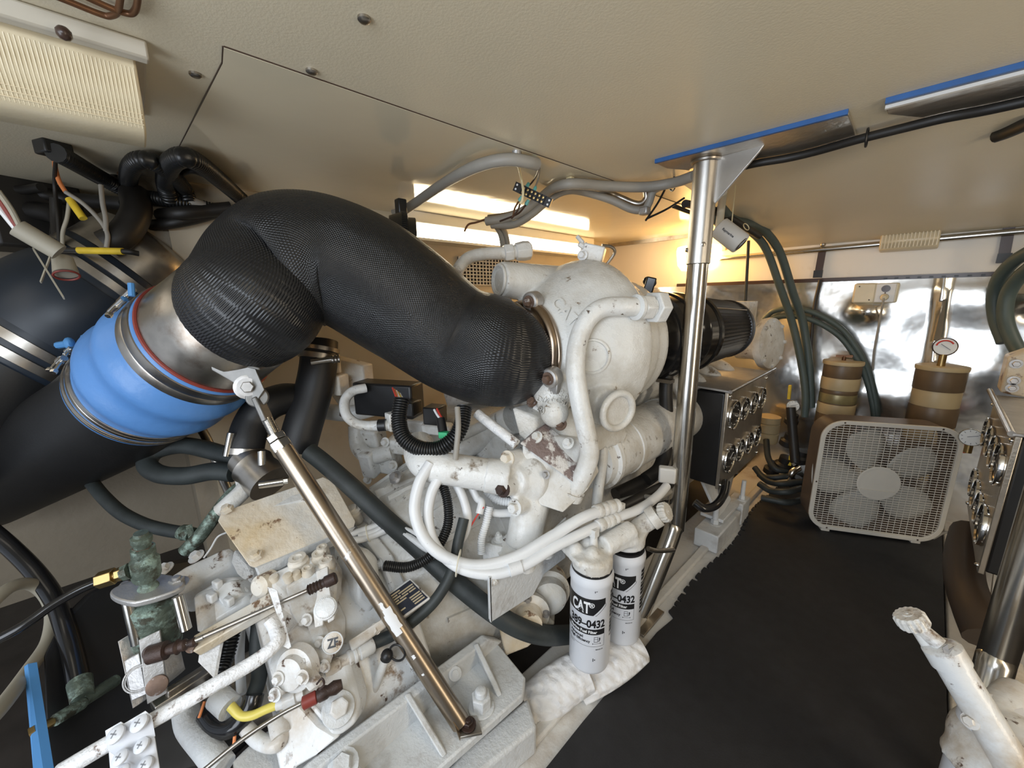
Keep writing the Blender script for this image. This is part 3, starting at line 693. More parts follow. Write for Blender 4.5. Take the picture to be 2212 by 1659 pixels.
obj('seam_rod', MB().cyl(TB + TA * .70 + (tt * math.cos(2.4) + uu * math.sin(2.4)) * .14, TB + TA * .97 + (tt * math.cos(2.4) + uu * math.sin(2.4)) * .116, .003, seg=6), 'steel', af)
obj('end_cap', MB().lathe(TB, TA, [(.97, .114), (.975, .119), (.992, .117), (.998, .10), (1.0, .03), (1.02, .02), (1.024, .0)], 48), 'box_black', af, smooth=50)
obj('clip', MB().box(P(1402, 620, 1.24), (.03, .05, .06), R1).cyl(P(1395, 606, 1.23), P(1412, 612, 1.25), .014, seg=12), 'glossy_black', af, bevel=.004)
hose('breather_hose', '1440,812,1.33 1438,850,1.33 1440,900,1.34 1438,960,1.33 1425,1010,1.3 1395,1035,1.27', .022, 'dirty_black', 'black breather hose dropping from under the air filter', 'hose')
obj('hose_clamp', MB().box(P(1437, 822, 1.30), (.05, .03, .012)), 'steel_dirty', af)
# ---------------------------------------------------------------- main engine
EX = -.95
eng = thing('marine_engine', (EX, 1.4, -.98), 'white painted marine diesel engine block under the turbocharger', 'engine')
b = MB().prism([V((-1.30, .68, -.92)), V((-.70, .68, -.92)), V((-.66, .68, -.72)), V((-.66, .68, -.5)), V((-.74, .68, -.38)), V((-1.16, .68, -.38)), V((-1.26, .68, -.5)), V((-1.30, .68, -.7))], (0, 1.45, 0))
obj('block', b, 'engine_paint', eng, bevel=.01)
obj('oil_pan', MB().prism([V((-1.18, .7, -.93)), V((-.74, .7, -.93)), V((-.80, .7, -1.04)), V((-1.10, .7, -1.04))], (0, 1.4, 0)), 'engine_paint', eng, bevel=.01)
h = MB().lathe((EX, 0, -.79), (0, 1, 0), [(.33, .17), (.345, .225), (.40, .262), (.50, .292), (.60, .315), (.605, .335), (.655, .335), (.66, .30)], 64)
for a in range(0, 180, 18):
    r = math.radians(a + 9); n2 = V((math.cos(r), 0, math.sin(r))); h.bar(V((EX, .42, -.79)) + n2 * .26, V((EX, .61, -.79)) + n2 * .315, .012, .03, n2)
obj('flywheel_housing', h, 'engine_paint', eng, smooth=35)
for a in range(0, 190, 15):
    r = math.radians(a); n2 = V((math.cos(r), 0, math.sin(r)))
    obj('housing_bolt', MB().bolt(V((EX, .605, -.79)) + n2 * .322, (0, -1, 0), .008, .012), 'engine_paint', eng)
# heat exchanger running along the walkway side
hx0 = V((-.615, 0, -.455))
obj('heat_exchanger', MB().lathe(hx0, (0, 1, 0), [(.86, .05), (.865, .085), (.89, .088), (.895, .098), (.91, .098), (.915, .092), (1.55, .092), (1.555, .098), (1.60, .098), (1.61, .06)], 40), 'engine_paint', eng)
for y in (1.02, 1.3): obj('saddle_strap', MB().lathe(hx0, (0, 1, 0), [(y, .0925), (y + .002, .0955), (y + .02, .0955), (y + .022, .0925)], 40), 'engine_paint', eng)
for a2, b2 in (('1330,1000,1.2', '1440,905,1.38'), ('1350,905,1.3', '1440,960,1.4'), ('1345,930,1.3', '1435,868,1.42')):
    a2, b2 = pts(a2)[0], pts(b2)[0]; obj('brace', MB().bar(a2, b2, .012, .034, (0, -1, .3)), 'engine_paint', eng, bevel=.002)
obj('side_plate', MB().prism([P(1378, 925, 1.42), P(1440, 905, 1.5), P(1440, 985, 1.46), P(1410, 965, 1.42)], (.01, .01, 0)), 'engine_paint', eng)
# rocker covers along the top, inboard bank
for k in range(3):
    y = .95 + k * .36
    obj('valve_cover', MB().box((-.76, y, -.33), (.20, .32, .11), Matrix.Rotation(.45, 3, 'Y')), 'engine_paint', eng, bevel=.018, bseg=3)
    for dy in (-.12, .12): obj('cover_bolt', MB().bolt((-.735, y + dy, -.27), (.45, 0, .9), .009, .012), 'engine_paint', eng)
for k in range(3):
    obj('valve_cover', MB().box((-1.14, .95 + k * .36, -.33), (.20, .32, .11), Matrix.Rotation(-.45, 3, 'Y')), 'engine_paint', eng, bevel=.018, bseg=3)
# runners visible under the filter
for k in range(4):
    y = 1.35 + k * .16
    obj('intake_runner', MB().tube([V((-.72, y, -.36)), V((-.66, y + .02, -.30)), V((-.58, y + .03, -.33)), V((-.55, y + .02, -.42))], .026, 14, 5), 'engine_paint', eng)
FC = V((-.50, 2.08, -.22)); FN = V((.97, -.20, .08)).normalized(); ft_, fu_, fn_ = frame(FN)
obj('front_cover', MB().lathe(FC - FN * .14, FN, [(0, .06), (.02, .075), (.08, .075), (.12, .085), (.135, .115), (.15, .118), (.165, .115), (.17, .09)], 40).box(FC + V((-.12, .0, .08)), (.10, .12, .22)), 'engine_paint', eng)
for k in range(8):
    a = k * .785; obj('cover_bolt', MB().bolt(FC + FN * .026 + (ft_ * math.cos(a) + fu_ * math.sin(a)) * .102, FN, .008, .01), 'engine_paint', eng)
# rear end fittings outboard: bracket, pipe stubs and small blocks seen below the wrapped elbow
obj('rear_bracket', MB().prism([P(705, 770, 1.22), P(785, 790, 1.24), P(792, 880, 1.26), P(735, 882, 1.24), P(712, 850, 1.22)], (-.02, .04, 0)), 'peeling_paint', eng, bevel=.004)
obj('sensor_block', MB().box(P(727, 830, 1.17), (.055, .05, .06), Matrix.Rotation(.6, 3, 'Z')).cyl(P(727, 806, 1.17), P(726, 760, 1.17), .014, .010, 12), 'peeling_paint', eng, bevel=.005)
obj('water_pipe', MB().tube(pts('690,884,1.25 715,890,1.24 760,893,1.24 806,882,1.25'), .026, 18, 6), 'engine_paint', eng, smooth=60)
obj('pipe_cap', MB().lathe(P(800, 884, 1.25), P(815, 880, 1.255) - P(800, 884, 1.25), [(0, .02), (.012, .022), (.02, .018)], 18), 'steel_dirty', eng)
for (u, v, d, s) in ((800, 950, 1.3, (.10, .06, .10)), (835, 995, 1.28, (.09, .06, .07)), (800, 1000, 1.25, (.05, .05, .09)), (862, 960, 1.24, (.07, .05, .05)), (905, 915, 1.3, (.08, .06, .05)), (945, 925, 1.22, (.10, .04, .035)), (900, 985, 1.26, (.06, .05, .09))):
    obj('rear_casting', MB().box(P(u, v, d), s, Matrix.Rotation(.5, 3, 'Z') @ Matrix.Rotation(.2, 3, 'X')), 'engine_paint', eng, bevel=.009, bseg=3)
obj('rear_elbow', MB().tube(pts('770,920,1.28 775,965,1.27 800,985,1.25 850,975,1.24'), .026, 16, 6), 'engine_paint', eng, smooth=60)
for u, v, d in ((833, 955, 1.22), (862, 935, 1.2), (795, 1035, 1.25), (850, 1005, 1.2)):
    obj('rear_bolt', MB().bolt(P(u, v, d), (.4, -.8, .2), .010, .012), 'engine_paint', eng)
# castings between the flywheel housing and the water housing
rc = MB().prism([P(800, 1058, 1.08), P(905, 1022, 1.12), P(965, 1050, 1.10), P(985, 1110, 1.06), P(880, 1180, 1.0), P(828, 1110, 1.04)], V((.02, .10, -.08)))
obj('rear_cover', rc, 'engine_paint', eng, bevel=.008, bseg=3)
for a2, b2 in (('838,1078,1.05', '905,1045,1.08'), ('850,1100,1.03', '935,1068,1.07'), ('868,1122,1.02', '955,1088,1.06')):
    obj('cover_rib', MB().bar(pts(a2)[0], pts(b2)[0], .016, .012, (.3, -.8, .5)), 'engine_paint', eng, bevel=.003)
obj('cover_bolt', MB().bolt(P(855, 1032, 1.06), (.2, -.7, .6), .012, .014), 'bolt_grey', eng)
obj('manifold_pipe', MB().tube(pts('905,1010,1.2 1000,965,1.2 1060,930,1.16 1110,905,1.1'), .042, 20, 6), 'engine_paint', eng, smooth=60)
obj('small_pipe', MB().tube(pts('955,960,1.15 1010,935,1.15 1075,905,1.1'), .016, 12, 5), 'engine_paint', eng, smooth=60)
obj('stay_rod', MB().cyl(P(1030, 893, .98), P(1116, 960, .93), .0125, seg=14), 'chipped_paint', eng)
# black control module with its colored wiring
t = thing('control_module', P(830, 850, 1.14), 'black control module tucked under the wrapped elbow', 'module')
obj('case', MB().box(P(840, 860, 1.16), (.20, .07, .10), Matrix.Rotation(.5, 3, 'Z')), 'box_black', t, bevel=.006)
obj('plug', MB().box(P(885, 880, 1.08), (.05, .05, .04), Matrix.Rotation(.5, 3, 'Z')), 'box_black', t, bevel=.004)
obj('plug', MB().box(P(940, 895, 1.08), (.05, .05, .05), Matrix.Rotation(.5, 3, 'Z')), 'box_black', t, bevel=.004)
# ---------------------------------------------------------------- water housing with bolted cap and big pipe
wh = thing('water_housing', P(1130, 1200, .93), 'white cast water housing with bolted round cap and thick side pipe', 'housing')
ca = P(1138, 1032, .975); cb = P(1100, 1042, .915); cn = (cb - ca).normalized()
capm = MB().lathe(ca - cn * .03, cn, [(0, .060), (.03, .064), (.048, .064), (.056, .058), (.075, .040), (.090, .034)], 40)
t1 = P(1098, 990, .925); t2 = P(1088, 1056, .895); t3 = P(1114, 1096, .91)
for q in (t1, t2, t3): capm.cyl(q - cn * .05, q + cn * .004, .021, .019, 18)
capm.bar(t1 - cn * .02, cb - cn * .02, .024, .03, cn); capm.bar(t3 - cn * .02, cb - cn * .02, .024, .03, cn); capm.bar(t2 - cn * .01, cb - cn * .02, .03, .03, cn)
pa, pb = P(1066, 1028, .925), P(930, 1006, .93)
capm.cyl(pa + (pa - pb) * .25, pa + (pb - pa) * .12, .043, .041, 28)
capm.cyl(P(1150, 1075, .975), P(1128, 1180, .965), .047, .043, 28)
obj('cap', capm, 'engine_paint', wh, remesh=.0045, rsm=4)
for q, mm2 in ((t1, 'peeling_paint'), (t2, 'rust_dark'), (t3, 'engine_paint')): obj('cap_bolt', MB().bolt(q + cn * .002, cn, .0125, .014), mm2, wh)
obj('side_pipe', MB().tube([pa, pa.lerp(pb, .5), pb, P(908, 985, .97), P(905, 960, 1.02)], .0385, 28, 8), 'engine_paint', wh, smooth=70)
nk = P(1127, 1182, .965); fl = MB().lathe(nk, (0, -.25, 1), [(-.012, .052), (-.012, .060), (.008, .060), (.012, .052), (.02, .047)], 36)
for dx, dy in ((-.05, -.03), (.05, .035), (.052, -.035), (-.045, .04)): fl.lathe(nk + V((dx, dy, 0)), (0, -.25, 1), [(-.012, .019), (.010, .019)], 18)
obj('lower_flange', fl, 'engine_paint', wh, smooth=40)
for dx, dy in ((-.05, -.03), (.05, .035), (.052, -.035)): obj('flange_bolt', MB().nutted(nk + V((dx, dy, .012)), (0, -.2, 1), .010, .012), 'engine_paint', wh)
f1 = [P(1128, 962, .945), P(1152, 948, .95), P(1266, 1040, .945), P(1270, 1058, .942), P(1216, 1108, .925), P(1168, 1092, .93), P(1130, 1060, .945)]
obj('angle_block', MB().prism(f1, V((-.02, .075, .015))), 'engine_paint', wh, bevel=.003)
f2 = [P(1122, 958, .935), P(1150, 940, .945), P(1258, 1030, .95), P(1238, 1042, .935)]
obj('top_plate', MB().prism(f2, V((-.01, .06, .014))), 'peeled_primer', wh, bevel=.002)
obj('bolt', MB().bolt(P(1180, 1025, .92), cn, .007, .008), 'bolt_grey', wh)
# sheet metal brackets below it
t = thing('bracket_plate', PX(1120, 1280, -.575), 'flat white sheet bracket below the paired white hoses', 'bracket')
def px(l, x): return [PX(float(a.split(',')[0]), float(a.split(',')[1]), x) for a in l.split()]
obj('plate', MB().prism(px('1057,1248 1060,1345 1152,1286 1176,1240 1222,1205 1224,1118 1150,1190', -.565), (-.005, 0, 0)), 'mount_paint', t, bevel=.0015)
obj('flange', MB().prism([PX(1057, 1248, -.565), PX(1060, 1345, -.565), PX(1060, 1345, -.565) + V((-.012, .004, 0)), PX(1057, 1248, -.565) + V((-.012, .004, 0))], (0, .004, 0)), 'mount_paint', t)
obj('screw', MB().bolt(PX(1068, 1257, -.564), (1, 0, 0), .006, .005), 'engine_paint', t)
obj('back_plate', MB().prism([P(1042, 1172, .97), P(1132, 1192, .93), P(1128, 1250, .93), P(1046, 1255, .96)], (0, .004, 0)), 'engine_paint', t)
# raw water pump
t = thing('water_pump', P(1170, 1320, 1.02), 'dirty white water pump in the shadow behind the fuel filters', 'pump')
pa2 = P(1185, 1290, 1.03); pn2 = V((.75, -.6, .1)).normalized()
obj('body', MB().lathe(pa2 - pn2 * .1, pn2, [(0, .05), (.04, .062), (.08, .062), (.085, .05), (.11, .046), (.12, .03)], 30), 'peeling_paint', t)
obj('flange', MB().lathe(P(1140, 1320, 1.0), pn2, [(0, .055), (.014, .055), (.016, .035), (.05, .03)], 30), 'peeling_paint', t)
for a in (0, 1.6, 3.1, 4.7):
    t3_, u3_, n3_ = frame(pn2); obj('bolt', MB().bolt(P(1140, 1320, 1.0) + pn2 * .014 + (t3_ * math.cos(a) + u3_ * math.sin(a)) * .044, pn2, .007, .009), 'bolt_grey', t)
obj('web', MB().prism([P(1075, 1350, 1.0), P(1140, 1290, 1.03), P(1200, 1350, 1.02), P(1140, 1400, .98), P(1090, 1420, .97)], V((-.04, .05, -.01))), 'peeling_paint', t, bevel=.006)
# front mount of the engine
t = thing('engine_mount', (-.47, 1.62, -.98), 'white forward engine mount block beyond the stanchion foot', 'mount')
obj('block', MB().box((-.475, 1.60, -.94), (.09, .26, .075)), 'mount_paint', t, bevel=.005)
obj('stud', MB().nutted((-.475, 1.56, -.905), (0, 0, 1), .016, .018).cyl((-.475, 1.56, -.91), (-.475, 1.56, -.83), .011, seg=12), 'mount_paint', t)
obj('arm', MB().bar((-.475, 1.66, -.88), (-.60, 1.62, -.62), .012, .16, (0, 1, 0)).box((-.49, 1.66, -.885), (.09, .2, .014)), 'mount_paint', t, bevel=.003)
obj('stud', MB().nutted((-.45, 1.80, -.88), (0, 0, 1), .013, .016).cyl((-.45, 1.80, -.89), (-.45, 1.80, -.79), .009, seg=12), 'mount_paint', t)
obj('lug', MB().box((-.465, 1.80, -.93), (.07, .1, .10)), 'mount_paint', t, bevel=.005)
# ---------------------------------------------------------------- gearbox
gb = thing('gearbox', (-.95, .15, -.98), 'white marine gearbox below the peeling cover plate', 'gearbox')
sec = [(-.66, -.97), (-.645, -.84), (-.665, -.76), (-.735, -.665), (-.80, -.615), (-.87, -.60), (-1.02, -.60), (-1.12, -.66), (-1.2, -.8), (-1.2, -.97)]
obj('case', MB().prism([V((x, .07, z)) for x, z in sec], (0, .25, 0)), 'trans_paint', gb, bevel=.012, bseg=3)
sec2 = [(-.70, -.97), (-.69, -.82), (-.74, -.72), (-.84, -.66), (-1.0, -.66), (-1.1, -.75), (-1.12, -.97)]
obj('output_flange', MB().lathe((-.93, .07, -.86), (0, -1, 0), [(0, .08), (.05, .08), (.055, .06), (.1, .06), (.105, .09), (.125, .09)], 30), 'steel_dirty', gb)
sec3 = [(-.62, -.97), (-.60, -.86), (-.645, -.755), (-.71, -.66), (-.79, -.59), (-.92, -.565), (-1.05, -.59), (-1.22, -.75), (-1.24, -.97)]
obj('bell_flange', MB().prism([V((x, .315, z)) for x, z in sec3], (0, .03, 0)), 'trans_paint', gb, bevel=.005)
for k in range(5):
    x, z = sec3[1 + k]; obj('flange_bolt', MB().bolt(V((x * .97 - .03, .316, z - .012)), (0, -1, .1), .0095, .012), 'trans_paint', gb)
# ribs and cast pad on the sloping side
obj('cast_pad', MB().prism([P(752, 1385, .762), P(835, 1330, .80), P(842, 1350, .80), P(760, 1408, .762)], V((-.012, .004, -.012))), 'trans_paint', gb, bevel=.003)
# maker's roundel
c = P(719, 1388, .722); nn2 = V((.72, -.35, .60)).normalized(); ex = V((.42, .90, .02)).normalized(); ex = (ex - nn2 * ex.dot(nn2)).normalized(); ey = nn2.cross(ex)
ro = MB().lathe(c - nn2 * .006, nn2, [(0, .0185), (.0075, .0185), (.008, .0175)], 32)
obj('roundel', ro, 'trans_paint', gb)
obj('roundel_ring', MB().torus(c + nn2 * .002, nn2, .0172, .0011, 40, 6), 'mount_paint', gb)
obj('raised_letters', text_on(MB(), 'ZF', c + nn2 * .0025 - ey * .0075, ex, ey, .021, .03, .0006, .78), 'box_black', gb, smooth=0)
# nameplate
npq = [P(826, 1290, .832), P(886, 1247, .872), P(932, 1292, .853), P(866, 1340, .815)]
nz = (npq[1] - npq[0]).cross(npq[3] - npq[0]).normalized(); nz = nz if nz.z > 0 else -nz
obj('nameplate_block', MB().prism([q - nz * .03 for q in npq], nz * .03), 'trans_paint', gb, bevel=.004, bseg=3)
def npt(a, b2, l=0): return (npq[0].lerp(npq[1], a)).lerp(npq[3].lerp(npq[2], a), b2) + nz * l
obj('nameplate', MB().prism([npt(.07, .08, .0005), npt(.93, .08, .0005), npt(.93, .92, .0005), npt(.07, .92, .0005)], nz * .0012), 'plate_blue', gb, label='dark blue data plate with printed fields')
fm = MB()
for row, segs in enumerate([[(.12, .5)], [(.12, .36), (.40, .9)], [(.12, .42), (.46, .88)], [(.12, .30), (.34, .62), (.66, .88)], [(.14, .5)], [(.55, .90)], [(.55, .90)], [(.14, .3), (.55, .88)], [(.55, .88)]]):
    for s0_, s1_ in segs:
        y0 = .13 + row * .085; fm.prism([npt(s0_, y0, .0018), npt(s1_, y0, .0018), npt(s1_, y0 + .045, .0018), npt(s0_, y0 + .045, .0018)], nz * .0003)
obj('printed_fields', fm, 'plate_gold', gb, kind='stuff')
# front accumulator bump next to the strut
obj('oil_cooler', MB().prism([P(770, 1190, .88), P(795, 1182, .90), P(820, 1205, .90), P(828, 1285, .87), P(800, 1330, .835), P(770, 1300, .83)], V((-.10, -.02, -.02))), 'trans_paint', gb, bevel=.012, bseg=3)
# control valve block on top
vbk = [P(568, 1245, .80), P(655, 1205, .84), P(712, 1188, .865), P(735, 1235, .835), P(700, 1262, .815), P(625, 1300, .775)]
obj('valve_block', MB().prism(vbk, V((0, .0, -.085))), 'trans_paint', gb, bevel=.006, bseg=3)
obj('valve_front', MB().prism([P(615, 1268, .78), P(705, 1222, .825), P(728, 1262, .80), P(722, 1325, .765), P(645, 1358, .735), P(625, 1325, .75)], V((-.05, .03, -.01))), 'trans_paint', gb, bevel=.005)
for u, v, d, r in ((645, 1207, .83, .017), (692, 1197, .85, .015), (706, 1212, .835, .014), (666, 1230, .81, .0105), (698, 1184, .86, .011)):
    p = P(u, v, d); obj('port_plug', MB().lathe(p - V((0, 0, .02)), (.05, -.1, 1), [(0, r * 1.2), (.016, r * 1.2), (.02, r), (.026, r), (.0265, r * .55), (.022, r * .5), (.022, 0)], 24, False).lathe(p + V((0, 0, .002)), (.05, -.1, 1), [(0, r * .3), (.001, r * .3), (.001, 0)], 6, False), 'peeling_paint', gb)
for u, v, d in ((622, 1247, .79), (640, 1242, .80), (592, 1250, .80)):
    obj('rust_bolt', MB().lathe(P(u, v, d), (.1, -.2, 1), [(-.01, .009), (.006, .009), (.007, .006)], 12), 'peeling_paint', gb)
# shift lever with its splined hub
lev = [P(682, 1234, .775), P(708, 1222, .785), P(710, 1262, .77), P(716, 1295, .755), P(724, 1320, .745), P(722, 1338, .738), P(708, 1346, .733), P(706, 1330, .738), P(698, 1332, .736), P(698, 1350, .728), P(680, 1356, .725), P(676, 1320, .738), P(684, 1290, .752), P(686, 1262, .765)]
ln = (lev[1] - lev[0]).cross(lev[9] - lev[0]).normalized(); ln = ln if ln.y < 0 else -ln
obj('shift_lever', MB().prism(lev, ln * -.014), 'trans_paint', gb, bevel=.002)
hc = P(703, 1314, .738)
sp = MB().lathe(hc - ln * .02, ln, [(0, .020), (.022, .020), (.023, .0165), (.025, .0165), (.026, .013)], 36)
for k in range(36):
    a = k * math.pi / 18; t_, u_, n_ = frame(ln); sp.box(hc + ln * .004 + (t_ * math.cos(a) + u_ * math.sin(a)) * .0165, (.0018, .0018, .003), Matrix((t_, u_, ln)).transposed() @ Matrix.Rotation(a, 3, 'Z'))
obj('splined_hub', sp, 'trans_paint', gb, smooth=30)
# lower valve cover and its bolts
lc = [P(590, 1395, .74), P(640, 1352, .76), P(668, 1366, .75), P(690, 1400, .735), P(690, 1452, .71), P(640, 1478, .69), P(600, 1490, .68), P(578, 1440, .71)]
obj('side_cover', MB().prism(lc, V((-.06, .05, -.02))), 'trans_paint', gb, bevel=.006, bseg=3)
lc2 = [P(660, 1348, .76), P(690, 1330, .77), P(712, 1385, .745), P(712, 1440, .72), P(690, 1452, .71), P(672, 1400, .735)]
obj('end_cover', MB().prism(lc2, V((-.05, .05, -.01))), 'trans_paint', gb, bevel=.005)
cn2 = V((.55, -.75, .37)).normalized()
obj('boss', MB().lathe(P(640, 1445, .70), cn2, [(-.01, .04), (.006, .036), (.008, .028), (.02, .026), (.022, .02)], 32), 'trans_paint', gb)
for u, v, d in ((660, 1425, .70), (692, 1387, .735), (702, 1438, .712), (660, 1412, .71), (602, 1465, .68), (812, 1358, .795), (664, 1338, .745), (595, 1500, .67)):
    obj('cover_bolt', MB().bolt(P(u, v, d), cn2, .0075, .008), 'trans_paint', gb)
ar = [P(622, 1452, .685), P(650, 1425, .695), P(660, 1432, .693), P(692, 1478, .675), P(668, 1495, .665), P(655, 1480, .67), P(640, 1468, .675), P(628, 1470, .675)]
obj('selector_arm', MB().prism(ar, cn2 * -.012), 'trans_paint', gb, bevel=.002)
obj('arm_bolt', MB().bolt(P(655, 1462, .67), cn2, .008, .008), 'trans_paint', gb)
# mounting boss ear with the big bolt
ear = [P(640, 1500, .70), P(700, 1445, .735), P(748, 1420, .76), P(762, 1470, .74), P(775, 1520, .72), P(768, 1565, .70), P(735, 1592, .685), P(712, 1592, .68), P(700, 1565, .685), P(690, 1560, .685)]
obj('mount_ear', MB().prism(ear, V((-.03, .03, -.02))), 'trans_paint', gb, bevel=.008, bseg=3)
en = (ear[2] - ear[0]).cross(ear[6] - ear[0]).normalized(); en = en if en.y < 0 else -en
bc = P(731, 1531, .700)
obj('recess', MB().lathe(bc - en * .002, en, [(0, .028), (.003, .027), (.0032, .024)], 30), 'mount_paint', gb)
obj('large_bolt', MB().lathe(bc, en, [(0, .0165), (.020, .0165), (.022, .014)], 6), 'trans_paint', gb, bevel=.0015)
obj('web_plate', MB().prism([P(630, 1500, .70), P(690, 1565, .685), P(735, 1592, .685), P(680, 1635, .665), P(640, 1659, .66), P(610, 1700, .66), P(585, 1590, .67)], V((-.05, .05, -.02))), 'trans_paint', gb, bevel=.005)
# dipstick tube on its pad
t = thing('dipstick', P(828, 1490, .80), 'short white dipstick tube with black ring pull beside the strut', 'dipstick')
obj('tube', MB().cyl(P(808, 1490, .795), P(832, 1425, .785), .0085, seg=16), 'trans_paint', t)
obj('plug', MB().ball(P(836, 1416, .785), .0125, 14).cyl(P(833, 1424, .785), P(837, 1412, .785), .011, seg=14), 'print_black', t)
obj('ring_pull', MB().torus(P(858, 1410, .785), V((.6, -.8, .2)), .0165, .0022, 28, 8), 'print_black', t)
obj('pad', MB().prism([P(770, 1500, .80), P(795, 1465, .815), P(862, 1438, .84), P(866, 1460, .83), P(800, 1500, .80), P(780, 1512, .795)], V((-.01, .01, -.02))), 'trans_paint', t, bevel=.004)
obj('pad_bolt', MB().bolt(P(797, 1477, .80), (.5, -.5, .7), .0065, .006), 'trans_paint', t)
# ---------------------------------------------------------------- mount foot (cast bracket on the stringer)
mf = thing('engine_mount', PZ(1000, 1500, -.87), 'grey-white cast mount foot carrying the strut, with large studs', 'mount')
top = [PZ(1068, 1380, -.85), PZ(1135, 1462, -.85), PZ(1130, 1500, -.85), PZ(1010, 1606, -.85), PZ(880, 1720, -.85), PZ(640, 1760, -.85), PZ(640, 1700, -.85)]
obj('flange', MB().prism(top, (0, 0, -.022)), 'mount_paint', mf, bevel=.004)
wall = [PZ(1068, 1376, -.85), PZ(1040, 1370, -.80), PZ(670, 1640, -.78), PZ(560, 1740, -.80), PZ(640, 1760, -.85)]
obj('side_wall', MB().prism(wall, (.022, .010, -.004)), 'mount_paint', mf, bevel=.004)
def rib(a, b2, c2, th=.013):
    d = V((th * .55, -th * .55, 0)) if True else 0
    obj('rib', MB().prism([a, b2, c2], (c2 - b2).normalized().cross(V((0, 0, 1))) * th), 'mount_paint', mf, bevel=.003)
rib(PZ(1022, 1392, -.795), PZ(1075, 1508, -.848), PZ(1030, 1420, -.85))
rib(PZ(872, 1502, -.785), PZ(955, 1640, -.848), PZ(885, 1520, -.85))
rib(PZ(720, 1610, -.785), PZ(830, 1760, -.848), PZ(735, 1640, -.85))
for u, v, r in ((1040, 1528, .0185), ):
    p = PZ(u, v, -.85); obj('stud_nut', MB().lathe(p, (0, 0, 1), [(0, .028), (.004, .028)], 24).lathe(p + V((0, 0, .004)), (0, 0, 1), [(0, .0215), (.028, .0215), (.030, .019)], 6).lathe(p + V((0, 0, .034)), (0, 0, 1), [(0, .013), (.012, .012), (.014, .009)], 16), 'mount_paint', mf, bevel=.0015)
p = PZ(742, 1656, -.80); obj('stud_nut', MB().bolt(p, (.3, -.2, .9), .017, .018), 'mount_paint', mf)
p = PZ(983, 1455, -.812); obj('bolt', MB().lathe(p, (.7, -.3, .6), [(-.006, .014), (.003, .014), (.004, .008), (.007, .008)], 20), 'mount_paint', mf)
lower = [PZ(1140, 1505, -.90), PZ(1160, 1570, -.90), PZ(1000, 1700, -.90), PZ(900, 1740, -.90), PZ(1000, 1620, -.90)]
obj('isolator_base', MB().prism(lower, (0, 0, -.075)), 'mount_paint', mf, bevel=.008, bseg=3)
# ---------------------------------------------------------------- fuel filters
FA = V((-.457, .675, -.878)); FB = V((-.447, .806, -.886)); FH = .270; FR = .0488
ZP = .021
def wrapped(mb, vs, fs, base, e, phi0, z0, R):
    rg = V((-e.y, e.x, 0))
    out = []
    for v in vs:
        a = phi0 + v.x / R; out.append(base + (e * math.cos(a) + rg * math.sin(a)) * R + V((0, 0, z0 + v.y + ZP)))
    mb.add(out, fs)
def grid_poly(poly, step):
    bm = bmesh.new(); bm.faces.new([bm.verts.new((x, y, 0)) for x, y in poly]); x0 = min(p[0] for p in poly); x1 = max(p[0] for p in poly); x = x0 + step
    while x < x1:
        bmesh.ops.bisect_plane(bm, geom=bm.verts[:] + bm.edges[:] + bm.faces[:], plane_co=(x, 0, 0), plane_no=(1, 0, 0)); x += step
    bm.verts.index_update(); r = ([v.co.copy() for v in bm.verts], [[v.index for v in f.verts] for f in bm.faces]); bm.free(); return r
